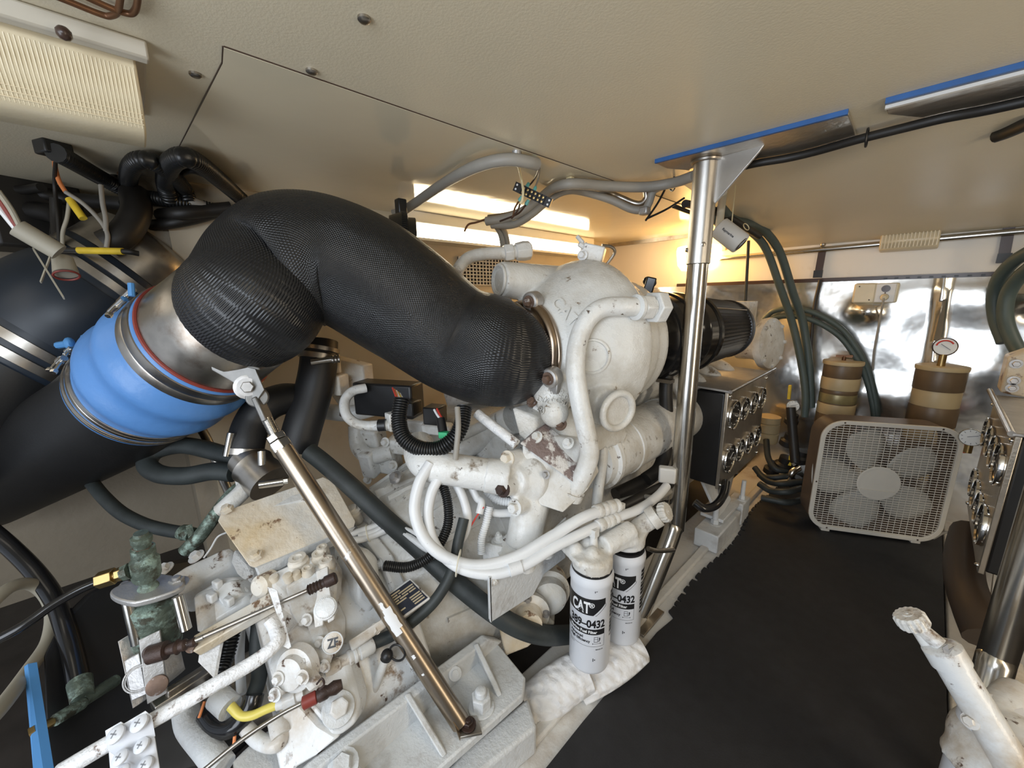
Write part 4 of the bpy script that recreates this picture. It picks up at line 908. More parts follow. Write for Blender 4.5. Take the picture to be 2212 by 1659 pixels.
def canister(base, e, label, full=True):
    t = thing('fuel_filter', base, label, 'filter', None)
    obj('can', MB().lathe(base, (0, 0, 1), [(0, .030), (.001, .040), (.006, .0465), (.014, FR), (.235, FR), (.239, .0505), (.246, .0512), (.254, .0505), (.258, .0488), (.264, .0478)], 64), 'canister_white', t, smooth=50)
    obj('gasket', MB().lathe(base, (0, 0, 1), [(.262, .0470), (.270, .0470)], 48), 'box_black', t)
    R = FR + .0003; e = V((e.x, e.y, 0)).normalized()
    D = math.radians
    def ph(deg): return D(deg)
    bk = MB(); wh2 = MB(); st = .004
    def strip(mb, a0, a1, z0, z1, lift=0):
        w_ = D(a1 - a0) * R; v2, f2 = grid_poly([(0, 0), (w_, 0), (w_, z1 - z0), (0, z1 - z0)], st); wrapped(mb, v2, f2, base, e, D(a0), z0, R + lift)
    def poly(mb, pl_, lift=0):
        v2, f2 = grid_poly([(D(a) * R, z) for a, z in pl_], st); wrapped(mb, v2, f2, base, e, 0, 0, R + lift)
    def txt(mb, s, a1, z, size, bold, sx=1, lift=.0003, right_al=True):
        v2, f2 = text_flat(s, size, bold, st); v2 = [V((v.x * sx, v.y, 0)) for v in v2]; x1 = max(v.x for v in v2); x0 = min(v.x for v in v2)
        sh = D(a1) * R - (x1 if right_al else x0)
        wrapped(mb, [V((v.x + sh, v.y, 0)) for v in v2], f2, base, e, 0, z, R + lift)
    # logo block with the cut corner
    poly(bk, [(-78, .150), (8, .150), (42, .178), (42, .193), (-78, .193)])
    poly(bk, [(13, .149), (16, .149), (44, .172), (44, .178), (42.8, .178), (42.8, .1725), (15.5, .150), (13, .150)])
    txt(wh2, 'CAT', -1, .156, .040, .035, .58, .0005); txt(wh2, '®', 11, .171, .017, .01, 1, .0005)
    tri = [(-41, .1545), (-29.5, .169), (-18, .1545), (-29.5, .1615)]
    poly(bk, [(-38, .1545), (-26, .168), (-14, .1545), (-16.5, .1545), (-26, .1645), (-35.5, .1545)], .0008)
    txt(bk, '389–0432', 42, .118, .0275, .035, .80)
    strip(bk, -78, 42, .098, .113)
    txt(wh2, 'Marine Fuel Filter', 20, .1022, .0105, .03, .92, .0005)
    txt(bk, 'Advanced', -60, .0865, .0100, .03, .9, .0003, False); txt(bk, 'High Efficiency', -60, .0765, .0100, .03, .9, .0003, False)
    poly(bk, [(-78, .0655), (42, .0655), (42, .098), (41.3, .098), (41.3, .0662), (-78, .0662)])
    for z in (.210, .024): strip(bk, 10, 12, z, z + .009); poly(bk, [(14, z + .002), (18, z + .0045), (14, z + .007)])
    # pump symbol
    for a0, a1, z0, z1 in ((12, 13, .078, .092), (22, 23, .078, .092), (12, 23, .091, .092), (12, 23, .078, .079), (12, 23, .0855, .0863), (26, 28, .080, .090), (23, 27, .0795, .0805), (27, 29.5, .083, .0895), (8, 31, .0735, .0742)):
        strip(bk, a0, a1, z0, z1)
    poly(bk, [(8, .0718), (11, .0738), (8, .0758)]); poly(bk, [(31, .0718), (28, .0738), (31, .0758)])
    txt(bk, 'MADE IN', 38, .0560, .0045, .01, 1); txt(bk, 'FILTRE A', -45, .060, .0040, .01, 1, .0003)
    # side block of small print round the can
    for k in range(12): strip(bk, 64, 88, .078 + k * .0105, .078 + k * .0105 + (.008 if k % 4 else .004))
    obj('black_print', bk, 'print_black', t, smooth=0, kind='stuff'); obj('white_print', wh2, 'print_white', t, smooth=0, kind='stuff')
    return t
ef = V((-FA.x, -FA.y, 0)).normalized()
canister(FA, ef, 'white fuel filter canister with black print, the one in front')
ef2 = V((-FB.x, -FB.y, 0)).normalized()
canister(FB, Matrix.Rotation(-.10, 3, 'Z') @ ef2, 'white fuel filter canister half hidden behind the front one')
# head casting over both
def pump_head(A, B, label, lp):
    t = thing('primer_pump', (A + B) / 2 + V((0, 0, FH)), label, 'filter head')
    a = A + V((0, 0, FH)); b = B + V((0, 0, FH + .01))
    m2 = MB().lathe(a, (0, 0, 1), [(-.004, .0475), (.022, .0475), (.030, .040), (.034, .02)], 36).lathe(b, (0, 0, 1), [(-.004, .0475), (.022, .0475), (.03, .04), (.034, .02)], 36)
    m2.bar(a + V((-.02, -.0, .022)), b + V((-.02, 0, .022)), .07, .024); m2.prism([a + V((-.075, -.03, .016)), a + V((.0, -.055, .016)), b + V((.045, -.02, .016)), b + V((.04, .05, .016)), a + V((-.085, .06, .016))], (0, 0, .014))
    for q in (a + V((-.035, -.02, .03)), a + V((-.025, .02, .03)), a + V((.005, -.005, .03)), b + V((-.03, -.02, .03))): m2.ball(q, .019, 14)
    m2.cyl(a + V((.01, .03, .035)), b + V((.02, -.01, .045)), .024, seg=20)
    c = obj('casting', m2, 'engine_paint', t, remesh=.0042, rsm=4)
    return t
ph1 = pump_head(FA, FB, 'white filter head casting joining the two fuel filters', 0)
k0 = P(1345, 1160, 1.0); k1 = P(1412, 1118, .985); kd = (k1 - k0).normalized()
obj('pump_barrel', MB().lathe(k0 - kd * .03, kd, [(0, .022), (.06, .023), ((k1 - k0).length + .018, .023), ((k1 - k0).length + .02, .028), ((k1 - k0).length + .042, .028), ((k1 - k0).length + .044, .02)], 28), 'engine_paint', ph1)
def knob(par, p, n2, R, m='engine_paint'):
    g = MB(); sg = 60; vs = []; fs = []
    for z, q in ((0, .9), (.004, 1), (.016, 1), (.020, .86)):
        t_, u_, n_ = frame(n2)
        for j in range(sg):
            a = 2 * math.pi * j / sg; r = R * q * (1 if (j // 2) % 2 else .93); vs.append(p + n_ * z + (t_ * math.cos(a) + u_ * math.sin(a)) * r)
    for k in range(3):
        for j in range(sg): fs.append((k * sg + j, k * sg + (j + 1) % sg, (k + 1) * sg + (j + 1) % sg, (k + 1) * sg + j))
    fs += [list(range(sg - 1, -1, -1)), [3 * sg + j for j in range(sg)]]
    g.add(vs, fs); g.lathe(p + n2 * .020, n2, [(0, R * .35), (.001, R * .33), (.0012, R * .12), (.002, R * .1)], 20)
    obj('pump_knob', g, m, par, smooth=25); obj('plunger', MB().cyl(p - n2 * .03, p, .0085, seg=14), m, par)
knob(ph1, P(1428, 1108, .975), (kd + V((.25, -.45, -.1))).normalized(), .0245)
obj('bleed_screw', MB().bolt(P(1338, 1143, .965), (.3, -.7, .6), .0065, .007), 'engine_paint', ph1)
for u, v, d in ((1283, 1150, .905), (1340, 1095, .985)):
    p = P(u, v, d); obj('banjo_fitting', MB().lathe(p + V((0, 0, -.055)), (0, 0, 1), [(0, .011), (.004, .012), (.035, .009), (.045, .009)], 16).box(p, (.018, .018, .02)).lathe(p + V((0, 0, -.05)), (0, 0, 1), [(0, .014), (.012, .014)], 6), 'engine_paint', ph1, bevel=.001)
# paired white hoses looping to the head
def fit(par, a, b2, r):
    d2 = (b2 - a).normalized(); obj('crimp', MB().lathe(a, d2, [(0, r * 1.2), (.004, r * 1.35), (.018, r * 1.35), (.022, r * 1.15), (.026, r * 1.35), (.034, r * 1.3)], 16), 'engine_paint', par)
t = thing('fuel_hose', P(900, 1100, .88), 'outer white fuel hose of the pair looping from the thick pipe to the filters', 'hose')
obj('hose', MB().tube(pts('930,1000,.90 905,1045,.885 896,1105,.87 918,1165,.86 965,1205,.855 1030,1222,.855 1110,1205,.865 1190,1160,.885 1260,1118,.91 1330,1092,.96'), .0130, 16, 8), 'white_hose', t, smooth=70)
fit(t, P(1285, 1106, .93), P(1330, 1092, .96), .0125); fit(t, P(1312, 1097, .95), P(1340, 1090, .97), .0125)
t = thing('fuel_hose', P(960, 1100, .9), 'inner white fuel hose of the pair, running lower beside its twin', 'hose')
obj('hose', MB().tube(pts('955,1020,.91 932,1065,.895 925,1120,.885 942,1180,.868 990,1225,.852 1060,1240,.848 1130,1222,.858 1200,1180,.88 1265,1148,.905 1320,1122,.95 1380,1100,1.0 1420,1072,1.06 1440,1050,1.1'), .0120, 16, 8), 'white_hose', t, smooth=70)
fit(t, P(1290, 1137, .92), P(1320, 1122, .95), .0115); fit(t, P(1310, 1128, .94), P(1345, 1112, .97), .0115)
obj('sleeve', MB().tube(pts('1100,1232,.85 1126,1223,.857'), .0150, 16, 3), 'white_hose', t)
t = obj('cable_tie', MB().torus(P(990, 1216, .852), P(1030, 1222, .855) - P(965, 1212, .855), .027, .0016, 28, 6), 'nylon', None, 'white tie holding the paired white hoses together', 'cable tie')
# padded wrap over the pipe by the stringer
def lumpy(name, p, r, label, cat='wrap', squash=None):
    q = resample(spline(pts(p), 6), .006)[0]; g = MB(); g.tube(q, r, 40, raw=True, flat=squash)
    for i, v in enumerate(g.v):
        s2 = .0030 * math.sin(v.x * 190 + 3 * math.sin(v.y * 120)) + .0025 * math.sin(v.y * 230 + v.z * 170) + .002 * math.sin(v.x * 90 - v.z * 310); g.v[i] = v + v.normalized() * s2
    return obj(name, g, 'wrap', None, label, cat, smooth=75)
lumpy('pipe_wrap', '1148,1530,.945 1185,1500,.955 1225,1470,.97 1262,1448,.985', lambda t: .052 - .006 * abs(t - .5), 'quilted white pipe wrap between the mount foot and front fuel filter', squash=(V((.3, -.3, .9)).normalized(), .75))
lumpy('pipe_wrap', '1245,1480,.985 1290,1450,1.0 1335,1420,1.02 1375,1392,1.05', lambda t: .046 + .006 * math.sin(t * 3), 'crumpled white pipe wrap lying under the fuel filters', squash=(V((.3, -.3, .9)).normalized(), .55))
obj('wrap_stain', MB(), 'rust_dark') if False else None
# the other engine's primer at the lower right corner
A2 = V((.172, .86, -.93)); B2 = A2 + V((.0, .13, 0))
t = thing('primer_pump', (A2.x, A2.y, -.66), 'white primer pump with pale ribbed knob beside the lone steel stanchion', 'filter head')
q0 = P(2180, 1640, .565); q1 = P(2030, 1392, .60); qd = (q1 - q0).normalized(); ql = (q1 - q0).length
obj('pump_barrel', MB().lathe(q0 - qd * .03, qd, [(0, .025), (.03, .0225), (ql, .0215), (ql + .002, .0245), (ql + .026, .0245), (ql + .030, .019)], 36), 'trans_paint', t)
knob(t, P(1977, 1352, .618), (qd + V((-.1, -.1, .15))).normalized(), .0215)
obj('plunger', MB().cyl(P(2030, 1392, .6), P(1985, 1355, .617), .011, seg=16), 'trans_paint', t)
obj('paint_chip', MB().prism([P(2035, 1398, .5745), P(2046, 1391, .574), P(2048, 1403, .573), P(2060, 1396, .5745), P(2049, 1412, .573), P(2038, 1410, .5735)], (.0005, -.001, .0003)), 'print_grey', t)
obj('casting', MB().ball(P(2195, 1640, .60), .075, 24, (1, 1, .8)).lathe(P(2160, 1700, .60), (.2, .3, 1), [(0, .07), (.07, .06), (.08, .04)], 30).cyl(P(2140, 1560, .63), P(2205, 1500, .66), .028, seg=20), 'trans_paint', t, remesh=.005, rsm=4)
obj('bleed_screw', MB().bolt(P(2096, 1558, .575), (-.4, -.8, .4), .0065, .007).cyl(P(2096, 1558, .575), P(2125, 1570, .59), .01, seg=12), 'trans_paint', t)
fc = P(2125, 1760, .64); t = thing('fuel_filter', (fc.x, fc.y, -.98), 'white filter canister with blurred dark print under the primer pump', 'filter')
obj('can', MB().lathe((fc.x, fc.y, -.97), (0, 0, 1), [(0, .05), (.01, .056), (.305, .056), (.315, .052)], 48), 'canister_white', t)
bk = MB(); e2 = V((-fc.x, -fc.y, 0)).normalized()
for a, z, w2, h2 in ((-30, .20, .006, .014), (-18, .19, .005, .012), (-10, .21, .005, .015), (-36, .17, .005, .010), (-22, .15, .006, .013), (-8, .165, .005, .012), (2, .18, .005, .012), (-30, .225, .004, .008), (-14, .235, .004, .010)):
    v2, f2 = grid_poly([(0, 0), (w2, .002), (w2, h2), (0, h2 - .002)], .004); wrapped(bk, v2, f2, V((fc.x, fc.y, -.97)), e2, math.radians(a), z + .065, .0564)
obj('black_print', bk, 'print_black', t, smooth=0, kind='stuff')
# ---------------------------------------------------------------- gauge panels (one for each engine)
def gauge_panel(x, side, label):            # face lies in the plane x, facing the walkway
    t = thing('gauge_panel', (x, 1.7, -.72), label, 'gauge panel')
    s = side
    obj('case', MB().box((x - s * .055, 1.69, -.52), (.10, .46, .36)), 'box_black', t, bevel=.006)
    obj('face_plate', MB().box((x, 1.69, -.52), (.012, .47, .37)), 'gauge_panel', t, bevel=.002)
    obj('top_cover', MB().prism([V((x + s * .012, 1.45, -.335)), V((x + s * .012, 1.96, -.335)), V((x - s * .17, 1.96, -.33)), V((x - s * .19, 1.45, -.33))], (0, 0, .008)), 'aluminium', t, bevel=.002)
    obj('top_lip', MB().cyl((x + s * .012, 1.45, -.33), (x + s * .014, 2.0, -.32), .007, seg=10), 'steel_dirty', t)
    for r, z in enumerate((-.43, -.60)):
        for c in range(4):
            y = 1.525 + c * .112; big = (r == 0 and c == 0) or (r == 1 and c == 0); R = .056 if big else .047
            z2 = z + (0 if not big else 0)
            n = V((s, 0, 0)); g = obj('gauge', MB().lathe((x + s * .004, y, z2), n, [(0, R), (.008, R), (.012, R * .98), (.013, R * .92), (.009, R * .88)], 36, False), 'chrome', t)
            obj('dial', MB().lathe((x + s * .004, y, z2), n, [(.008, R * .9), (.0082, .0)], 30, False), 'gauge_face', g)
            nd = MB()
            for k in range(9):
                a = math.radians(225 - k * 33); nd.box((x + s * .0132, y + math.cos(a) * R * .68 * -s, z2 + math.sin(a) * R * .68), (.0006, .003, .007), Matrix.Rotation(a * s - math.pi / 2 * s, 3, 'X'))
            a = math.radians(200 - c * 37 - r * 50); nd.bar((x + s * .0135, y, z2), (x + s * .0135, y - s * math.cos(a) * R * .6, z2 + math.sin(a) * R * .6), .0008, .0025)
            obj('needle', nd, 'dial_white', g)
    for y, z in ((1.47, -.35), (1.91, -.35), (1.47, -.69), (1.91, -.69)): obj('corner_screw', MB().ball((x + s * .007, y, z), .006, 10), 'chrome', t)
    obj('bracket', MB().bar((x - s * .03, 1.70, -.70), (x - s * .05, 1.68, -.93), .02, .09, (0, 1, 0)), 'gauge_panel', t, bevel=.003)
    return t
gauge_panel(-.45, 1, 'black gauge panel with round chrome gauges behind the bent stanchion')
g2 = gauge_panel(.185, -1, 'chrome gauge panel seen edge-on beyond the box fan')
hose('wiring_conduit', '1500,1085,1.36 1520,1098,1.35 1545,1092,1.36 1562,1070,1.4 1568,1040,1.44', .014, 'glossy_black', 'short black conduit curving from beneath the gauge panel of the engine', 'conduit')
# ---------------------------------------------------------------- box fan
fl0, fr0 = V((-.232, 1.912, -.972)), V((.152, 2.125, -.972)); fx = (fr0 - fl0); FW = fx.length; fx.normalize(); fz = V((0, 0, 1)); fn = V((fx.y, -fx.x, 0))
FHt = .485; fan = thing('box_fan', (fl0 + fr0) / 2 - fn * .05, 'old off-white box fan standing on the walkway mat', 'fan')
def fp(a, b2, d=0): return fl0 + fx * a + fz * b2 + fn * d
def rrect(w0, w1, h0, h1, r, k=8):
    o = []
    for cx2, cz, a0 in ((w1 - r, h1 - r, 0), (w0 + r, h1 - r, 90), (w0 + r, h0 + r, 180), (w1 - r, h0 + r, 270)):
        for i in range(k + 1):
            a = math.radians(a0 + 90 * i / k); o.append((cx2 + r * math.cos(a), cz + r * math.sin(a)))
    return o
outr, inr = rrect(0, FW, .012, FHt, .075), rrect(.016, FW - .016, .028, FHt - .016, .062)
def band(o1, o2, d0, d1):
    g = MB(); n2 = len(o1); vs = [fp(a, b2, d0) for a, b2 in o1] + [fp(a, b2, d0) for a, b2 in o2] + [fp(a, b2, d1) for a, b2 in o1] + [fp(a, b2, d1) for a, b2 in o2]; fs = []
    for i in range(n2):
        j = (i + 1) % n2; fs += [(i, j, n2 + j, n2 + i), (2 * n2 + i, 3 * n2 + i, 3 * n2 + j, 2 * n2 + j), (i, 2 * n2 + i, 2 * n2 + j, j), (n2 + i, n2 + j, 3 * n2 + j, 3 * n2 + i)]
    return g.add(vs, fs)
obj('front_frame', band(outr, inr, .0, .010), 'fan_white', fan, bevel=.002)
obj('housing', band(rrect(.004, FW - .004, .016, FHt - .004, .072), rrect(.014, FW - .014, .026, FHt - .014, .064), -.10, -.001), 'fan_brown', fan, smooth=50)
gr = MB()
def inside(a, b2):
    r = .066; x0, x1, z0, z1 = .012, FW - .012, .024, FHt - .012
    if not (x0 < a < x1 and z0 < b2 < z1): return False
    cx2 = min(max(a, x0 + r), x1 - r); cz = min(max(b2, z0 + r), z1 - r); return (a - cx2) ** 2 + (b2 - cz) ** 2 <= r * r + 1e-9
def span(fix, horiz):
    ok = [i / 200 for i in range(201) if inside(*((FW * i / 200, fix) if horiz else (fix, FHt * i / 200)))]
    return (min(ok), max(ok)) if ok else None
zz = .030
while zz < FHt - .014:
    s = span(zz, True)
    if s: gr.bar(fp(s[0] * FW, zz, .004), fp(s[1] * FW, zz, .004), .0014, .0028, fz)
    zz += .0098
xx = .030
while xx < FW - .012:
    s = span(xx, False)
    if s: gr.bar(fp(xx, s[0] * FHt, .005), fp(xx, s[1] * FHt, .005), .0014, .0016, fx)
    xx += .0200
obj('grille', gr, 'fan_white', fan, smooth=0)
g2_ = MB(); g2_.v = [p - fn * .104 for p in gr.v]; g2_.f = [list(f) for f in gr.f]; obj('rear_grille', g2_, 'fan_brown', fan, smooth=0)
fcx, fcz = FW * .485, FHt * .49
obj('hub', MB().lathe(fp(fcx, fcz, -.05), fn, [(0, .062), (.04, .062), (.05, .05), (.051, .0)], 40), 'fan_blade', fan)
obj('hub_cap', MB().lathe(fp(fcx, fcz, .004), fn, [(0, .070), (.003, .070), (.0045, .066), (.0035, .062), (.0045, .055), (.005, 0)], 48).bar(fp(fcx - .055, fcz - .03, .010), fp(fcx + .055, fcz - .03, .010), .004, .004, fz), 'fan_white', fan)
for k in range(5):
    a0 = math.radians(112 + 72 * k); vs = []; fs = []; nr, na = 7, 6
    for i in range(nr + 1):
        r = .05 + .163 * i / nr; w2 = .44 + .12 * math.sin(i / nr * math.pi) - .35 * max(0, i / nr - .7) - (.15 if i == 0 else 0)
        for j in range(na + 1):
            f = j / na - .5; a = a0 + f * w2 * 1.9 * (1.15 - .35 * i / nr) - .10 * i / nr
            vs.append(fp(fcx + r * math.cos(a), fcz + r * math.sin(a), -.030 + f * .03 + .006 * math.cos(f * 3)))
    for i in range(nr):
        for j in range(na): q = i * (na + 1) + j; fs.append((q, q + 1, q + na + 2, q + na + 1))
    b2 = obj('blade', MB().add(vs, fs), 'fan_blade', fan, smooth=60); sd = b2.modifiers.new('s', 'SOLIDIFY'); sd.thickness = .002
for a, b2 in ((.07, FHt - .008), (FW - .07, FHt - .008), (.07, .02), (FW - .07, .02), (.008, .22)): obj('frame_screw', MB().ball(fp(a, b2, .010), .0035, 8), 'strap_brown', fan)
for a in (.07, FW - .07): obj('foot', MB().box(fp(a, .005, -.02), (.03, .05, .014), Matrix.Rotation(math.atan2(fx.y, fx.x), 3, 'Z')), 'fan_white', fan, bevel=.003)
obj('rear_motor', MB().lathe(fp(fcx, fcz, -.1), fn, [(0, .05), (.045, .055)], 24), 'fan_brown', fan)
hose('fan_cord', [fp(FW - .02, .03, .0), fp(FW + .03, .06, -.01), fp(FW + .09, .045, .02), fp(FW + .13, .02, .05)], .005, 'grey_sheath', 'grey power cord leaving the bottom corner of the box fan', 'cord')
obj('red_cap', MB().lathe(P(2079, 965, 1.44), (0, .2, 1), [(-.022, .010), (-.02, .0135), (.015, .0135), (.022, .009)], 16), 'red_plastic', None, 'small red knob beside the top corner of the box fan', 'knob')
# ---------------------------------------------------------------- sea strainers
def strainer(x, y, z, R, bands, label, gauge):
    t = thing('fuel_strainer', (x, y, z - .5), label, 'strainer')
    obj('lid', MB().lathe((x, y, z), (0, 0, 1), [(-.010, R * 1.10), (.0, R * 1.12), (.006, R * 1.10), (.008, R * .9), (.0085, 0)], 40), 'ring_cream', t)
    cz = z - .010
    for m2, hh, rr in bands:
        obj('body_ring', MB().lathe((x, y, cz - hh), (0, 0, 1), [(0, R * rr * .985), (.003, R * rr), (hh - .003, R * rr), (hh, R * rr * .985)], 40), m2, t); cz -= hh
    if gauge:
        g0 = V((x - .005, y - .03, z)); obj('gauge_stem', MB().cyl(g0, g0 + V((0, 0, .055)), .012, seg=14), 'brass', t)
        n2 = V((-.02, -1, .12)).normalized(); gc = g0 + V((0, 0, .085)); g = obj('vacuum_gauge', MB().lathe(gc - n2 * .012, n2, [(0, .034), (.014, .036), (.018, .034), (.015, .031)], 32, True), 'strap_brown', t)
        obj('dial', MB().lathe(gc + n2 * .0042, n2, [(0, .032), (.0006, 0)], 32, False), 'dial_white', g)
        a_ = MB(); t_, u_, n_ = frame(n2); a_.tube([gc + n2 * .0055 + (t_ * math.cos(math.radians(30 + i * 11)) + u_ * math.sin(math.radians(30 + i * 11))) * .024 for i in range(14)], .0028, 6, 2); obj('red_arc', a_, 'red_plastic', g)
        obj('needle', MB().bar(gc + n2 * .006 + V((-.012, 0, .010)), gc + n2 * .006 + V((.016, 0, -.012)), .0015, .003, n2), 'print_black', g)
    else: obj('drain_tee', MB().cyl((x - .0, y, z + .005), (x, y, z + .028), .008, seg=10).bar((x - .03, y, z + .026), (x + .03, y, z + .03), .012, .010), 'copper_dark', t)
    return t
s2 = PY(2035, 793, 2.325); s1 = PY(1822, 782, 2.335)
strainer(s2.x, 2.325, s2.z, .070, [('phenolic', .082, 1.06), ('ring_cream', .066, 1.03), ('phenolic', .082, 1.06), ('ring_cream', .066, 1.03), ('phenolic', .09, 1.06), ('ring_cream', .07, 1.03)], 'brown and tan stacked-ring strainer with a vacuum gauge on its lid', True)
strainer(s1.x, 2.335, s1.z, .068, [('phenolic', .060, 1.04), ('ring_cream', .056, 1.06), ('phenolic', .02, 1.03), ('ring_olive', .042, 1.04), ('phenolic', .006, 1.02), ('ring_cream', .05, 1.06), ('phenolic', .10, 1.06)], 'brown and tan stacked-ring strainer with an olive band near hanging green hoses', False)
obj('drum', MB().lathe(V((-.50, 2.30, -.76)), (0, 0, 1), [(0, .05), (.01, .055), (.05, .055), (.055, .050), (.06, .055), (.10, .055), (.105, .05), (.11, .055), (.14, .055), (.145, .04)], 30), 'ring_cream', None, 'small cream ringed canister low behind the gauge panel', 'canister')
# small gauges and valves by the bulkhead
def dial(u, v, y, R, label):
    p = PY(u, v, y); n2 = (-p).normalized(); n2 = V((n2.x * .5, n2.y, n2.z * .3)).normalized()
    t = thing('pressure_gauge', p, label, 'gauge')
    obj('case', MB().lathe(p - n2 * .014, n2, [(0, R * .95), (.014, R), (.017, R * .95), (.014, R * .88)], 30), 'steel', t)
    obj('dial', MB().lathe(p + n2 * .0012, n2, [(0, R * .9), (.0005, 0)], 30, False), 'dial_white', t)
    t_, u_, n_ = frame(n2); nd = MB().bar(p + n2 * .002 - t_ * R * .3, p + n2 * .002 + t_ * R * .5 + u_ * R * .3, .0012, .003, n2)
    for k in range(10): a = k * .6; nd.bar(p + n2 * .002 + (t_ * math.cos(a) + u_ * math.sin(a)) * R * .65, p + n2 * .002 + (t_ * math.cos(a) + u_ * math.sin(a)) * R * .8, .0012, .002, n2)
    obj('needle', nd, 'print_black', t); obj('stem', MB().cyl(p - n2 * .01, p - n2 * .01 - V((0, 0, R * 1.9)), R * .35, seg=10), 'brass', t)
dial(1713, 877, 2.25, .028, 'round white pressure gauge under a yellow lever, near the gauge panel')
dial(2098, 945, 2.0, .030, 'round white pressure gauge between the fan corner and edge-on gauge panel')
obj('valve_lever', MB().bar(PY(1707, 832, 2.27), PY(1704, 862, 2.27), .012, .018, (0, 1, 0)), 'yellow_tag', None, 'yellow valve lever above the white pressure gauge', 'lever', bevel=.002)
t = thing('manifold', PY(1710, 960, 2.2), 'dark pile of fuel valves and fittings left of the box fan', 'valves')
for u, v, y, r in ((1708, 905, 2.25, .03), (1700, 950, 2.25, .035), (1690, 1000, 2.2, .04), (1725, 985, 2.2, .035), (1665, 1010, 2.2, .035), (1715, 1040, 2.15, .03)):
    p = PY(u, v, y); obj('valve_body', MB().lathe(p - V((0, 0, r)), (.2, -.1, 1), [(0, r * .6), (.01, r), (r, r), (r + .01, r * .7), (r * 2, r * .7)], 16), 'dirty_black', t)
obj('elbow', MB().tube([PY(1725, 1010, 2.15), PY(1712, 1020, 2.12), PY(1706, 1035, 2.12)], .016, 12, 4), 'steel', t)
obj('stem', MB().tube([PY(1718, 1000, 2.15), PY(1712, 930, 2.2), PY(1708, 880, 2.22)], .02, 12, 4), 'dirty_black', t)
obj('tag', MB().bar(PY(1708, 985, 2.18), PY(1706, 1005, 2.18), .012, .012, (0, 1, 0)), 'yellow_tag', t)
for k, s in enumerate(('1640,1045,1.8 1665,1060,1.75 1700,1062,1.7 1730,1055,1.75', '1640,1025,1.9 1660,1040,1.85 1690,1045,1.8 1730,1040,1.8', '1630,1010,1.95 1650,1030,1.9 1690,1030,1.85 1730,1025,1.9', '1645,1075,1.75 1670,1080,1.72 1700,1085,1.7 1730,1080,1.75', '1655,950,2.0 1660,990,1.95 1680,1015,1.9 1720,1015,1.9')):
    hose('fuel_hose', s, .014, 'hose_rubber', ['lowest black hose of the tangle left of the box fan', 'middle black hose of the tangle left of the box fan', 'upper black hose of the tangle left of the box fan', 'black hose lying on the floor left of the box fan', 'black hose dropping into the tangle left of the box fan'][(2, 1, 2, 3, 4)[k]] if k else 'thick black hose crossing the tangle left of the box fan', 'hose', 'dark hoses left of the box fan')
# ---------------------------------------------------------------- green hoses
hose('green_hose', [V((-.62, 1.6, .30)), V((-.62, 1.75, .27))] + [PY(u, v, y) for u, v, y in ((1600, 488, 1.95), (1650, 530, 2.1), (1685, 620, 2.2), (1712, 700, 2.28), (1730, 780, 2.3), (1740, 850, 2.3), (1738, 900, 2.3))], .016, 'green_hose', 'grey-green hose falling from the ceiling, nearer the stanchion', 'hose', 'green hoses dropping along the bulkhead')
hose('green_hose', [V((-.58, 1.6, .31)), V((-.58, 1.75, .285))] + [PY(u, v, y) for u, v, y in ((1640, 490, 2.0), (1682, 540, 2.15), (1712, 630, 2.25), (1735, 700, 2.32), (1748, 790, 2.33), (1752, 880, 2.33))], .017, 'green_hose', 'grey-green hose falling from the ceiling, nearer the strainers', 'hose', 'green hoses dropping along the bulkhead')
for k, (du, dv, lb) in enumerate(((0, 0, 'upper'), (-4, 16, 'lower'))):
    hose('green_hose', [PY(u + du, v + dv, y) for u, v, y in ((1650, 690, 2.36), (1672, 672, 2.36), (1710, 667, 2.36), (1760, 676, 2.36), (1815, 708, 2.36), (1850, 752, 2.36), (1875, 800, 2.38), (1890, 860, 2.38), (1895, 905, 2.38))], .0125, 'green_hose', lb + ' grey-green hose arching over the foil lining to the strainers', 'hose', 'green hoses arching over the foil')
for k, (s, lb) in enumerate((('2230,540,2.2 2190,565,2.25 2160,600,2.3 2148,640,2.33 2152,690,2.33 2170,740,2.3', 'first'), ('2235,570,2.2 2200,600,2.25 2176,640,2.28 2172,690,2.28 2190,740,2.25 2215,780,2.2', 'second'))):
    hose('green_hose', [PY(*map(float, a.split(','))) for a in s.split()], .021, 'green_hose', ('outer' if k == 0 else 'inner') + ' thick green hose bending at the edge of the foil lining', 'hose', 'thick green hoses by the cream cover')
# hanging black rods
hose('black_rod', [PY(1617, 520, 2.2), PY(1613, 600, 2.2), PY(1605, 760, 2.2)], .007, 'hose_rubber', 'thin dark vertical pipe beyond the air filter', 'pipe')
hose('black_rod', [PY(1772, 605, 2.40), PY(1760, 660, 2.38), PY(1752, 740, 2.35), PY(1750, 800, 2.33)], .008, 'dirty_black', 'thin dark cable hanging down the foil by the green hoses', 'cable')
# straps on the cream bulkhead
for (a, b2, lab) in (((1778, 533), (1766, 600), 'dark strap on the cream bulkhead above the outlet box'), ((2180, 490), (2166, 568), 'dark strap on the cream bulkhead past the small ceiling light')):
    p, q = PY(a[0], a[1], BW - .012), PY(b2[0], b2[1], BW - .012)
    t = thing('hanger_strap', q, lab, 'strap'); obj('strap', MB().bar(p, q, .004, .030, (1, 0, 0)), 'strap_brown', t); obj('buckle', MB().bar(q + V((0, -.004, .0)), q + V((0, -.004, .035)), .006, .036, (1, 0, 0)), 'box_black', t)
    obj('eye', MB().ball(p + V((0, -.01, .01)), .012, 10), 'steel_dirty', t)
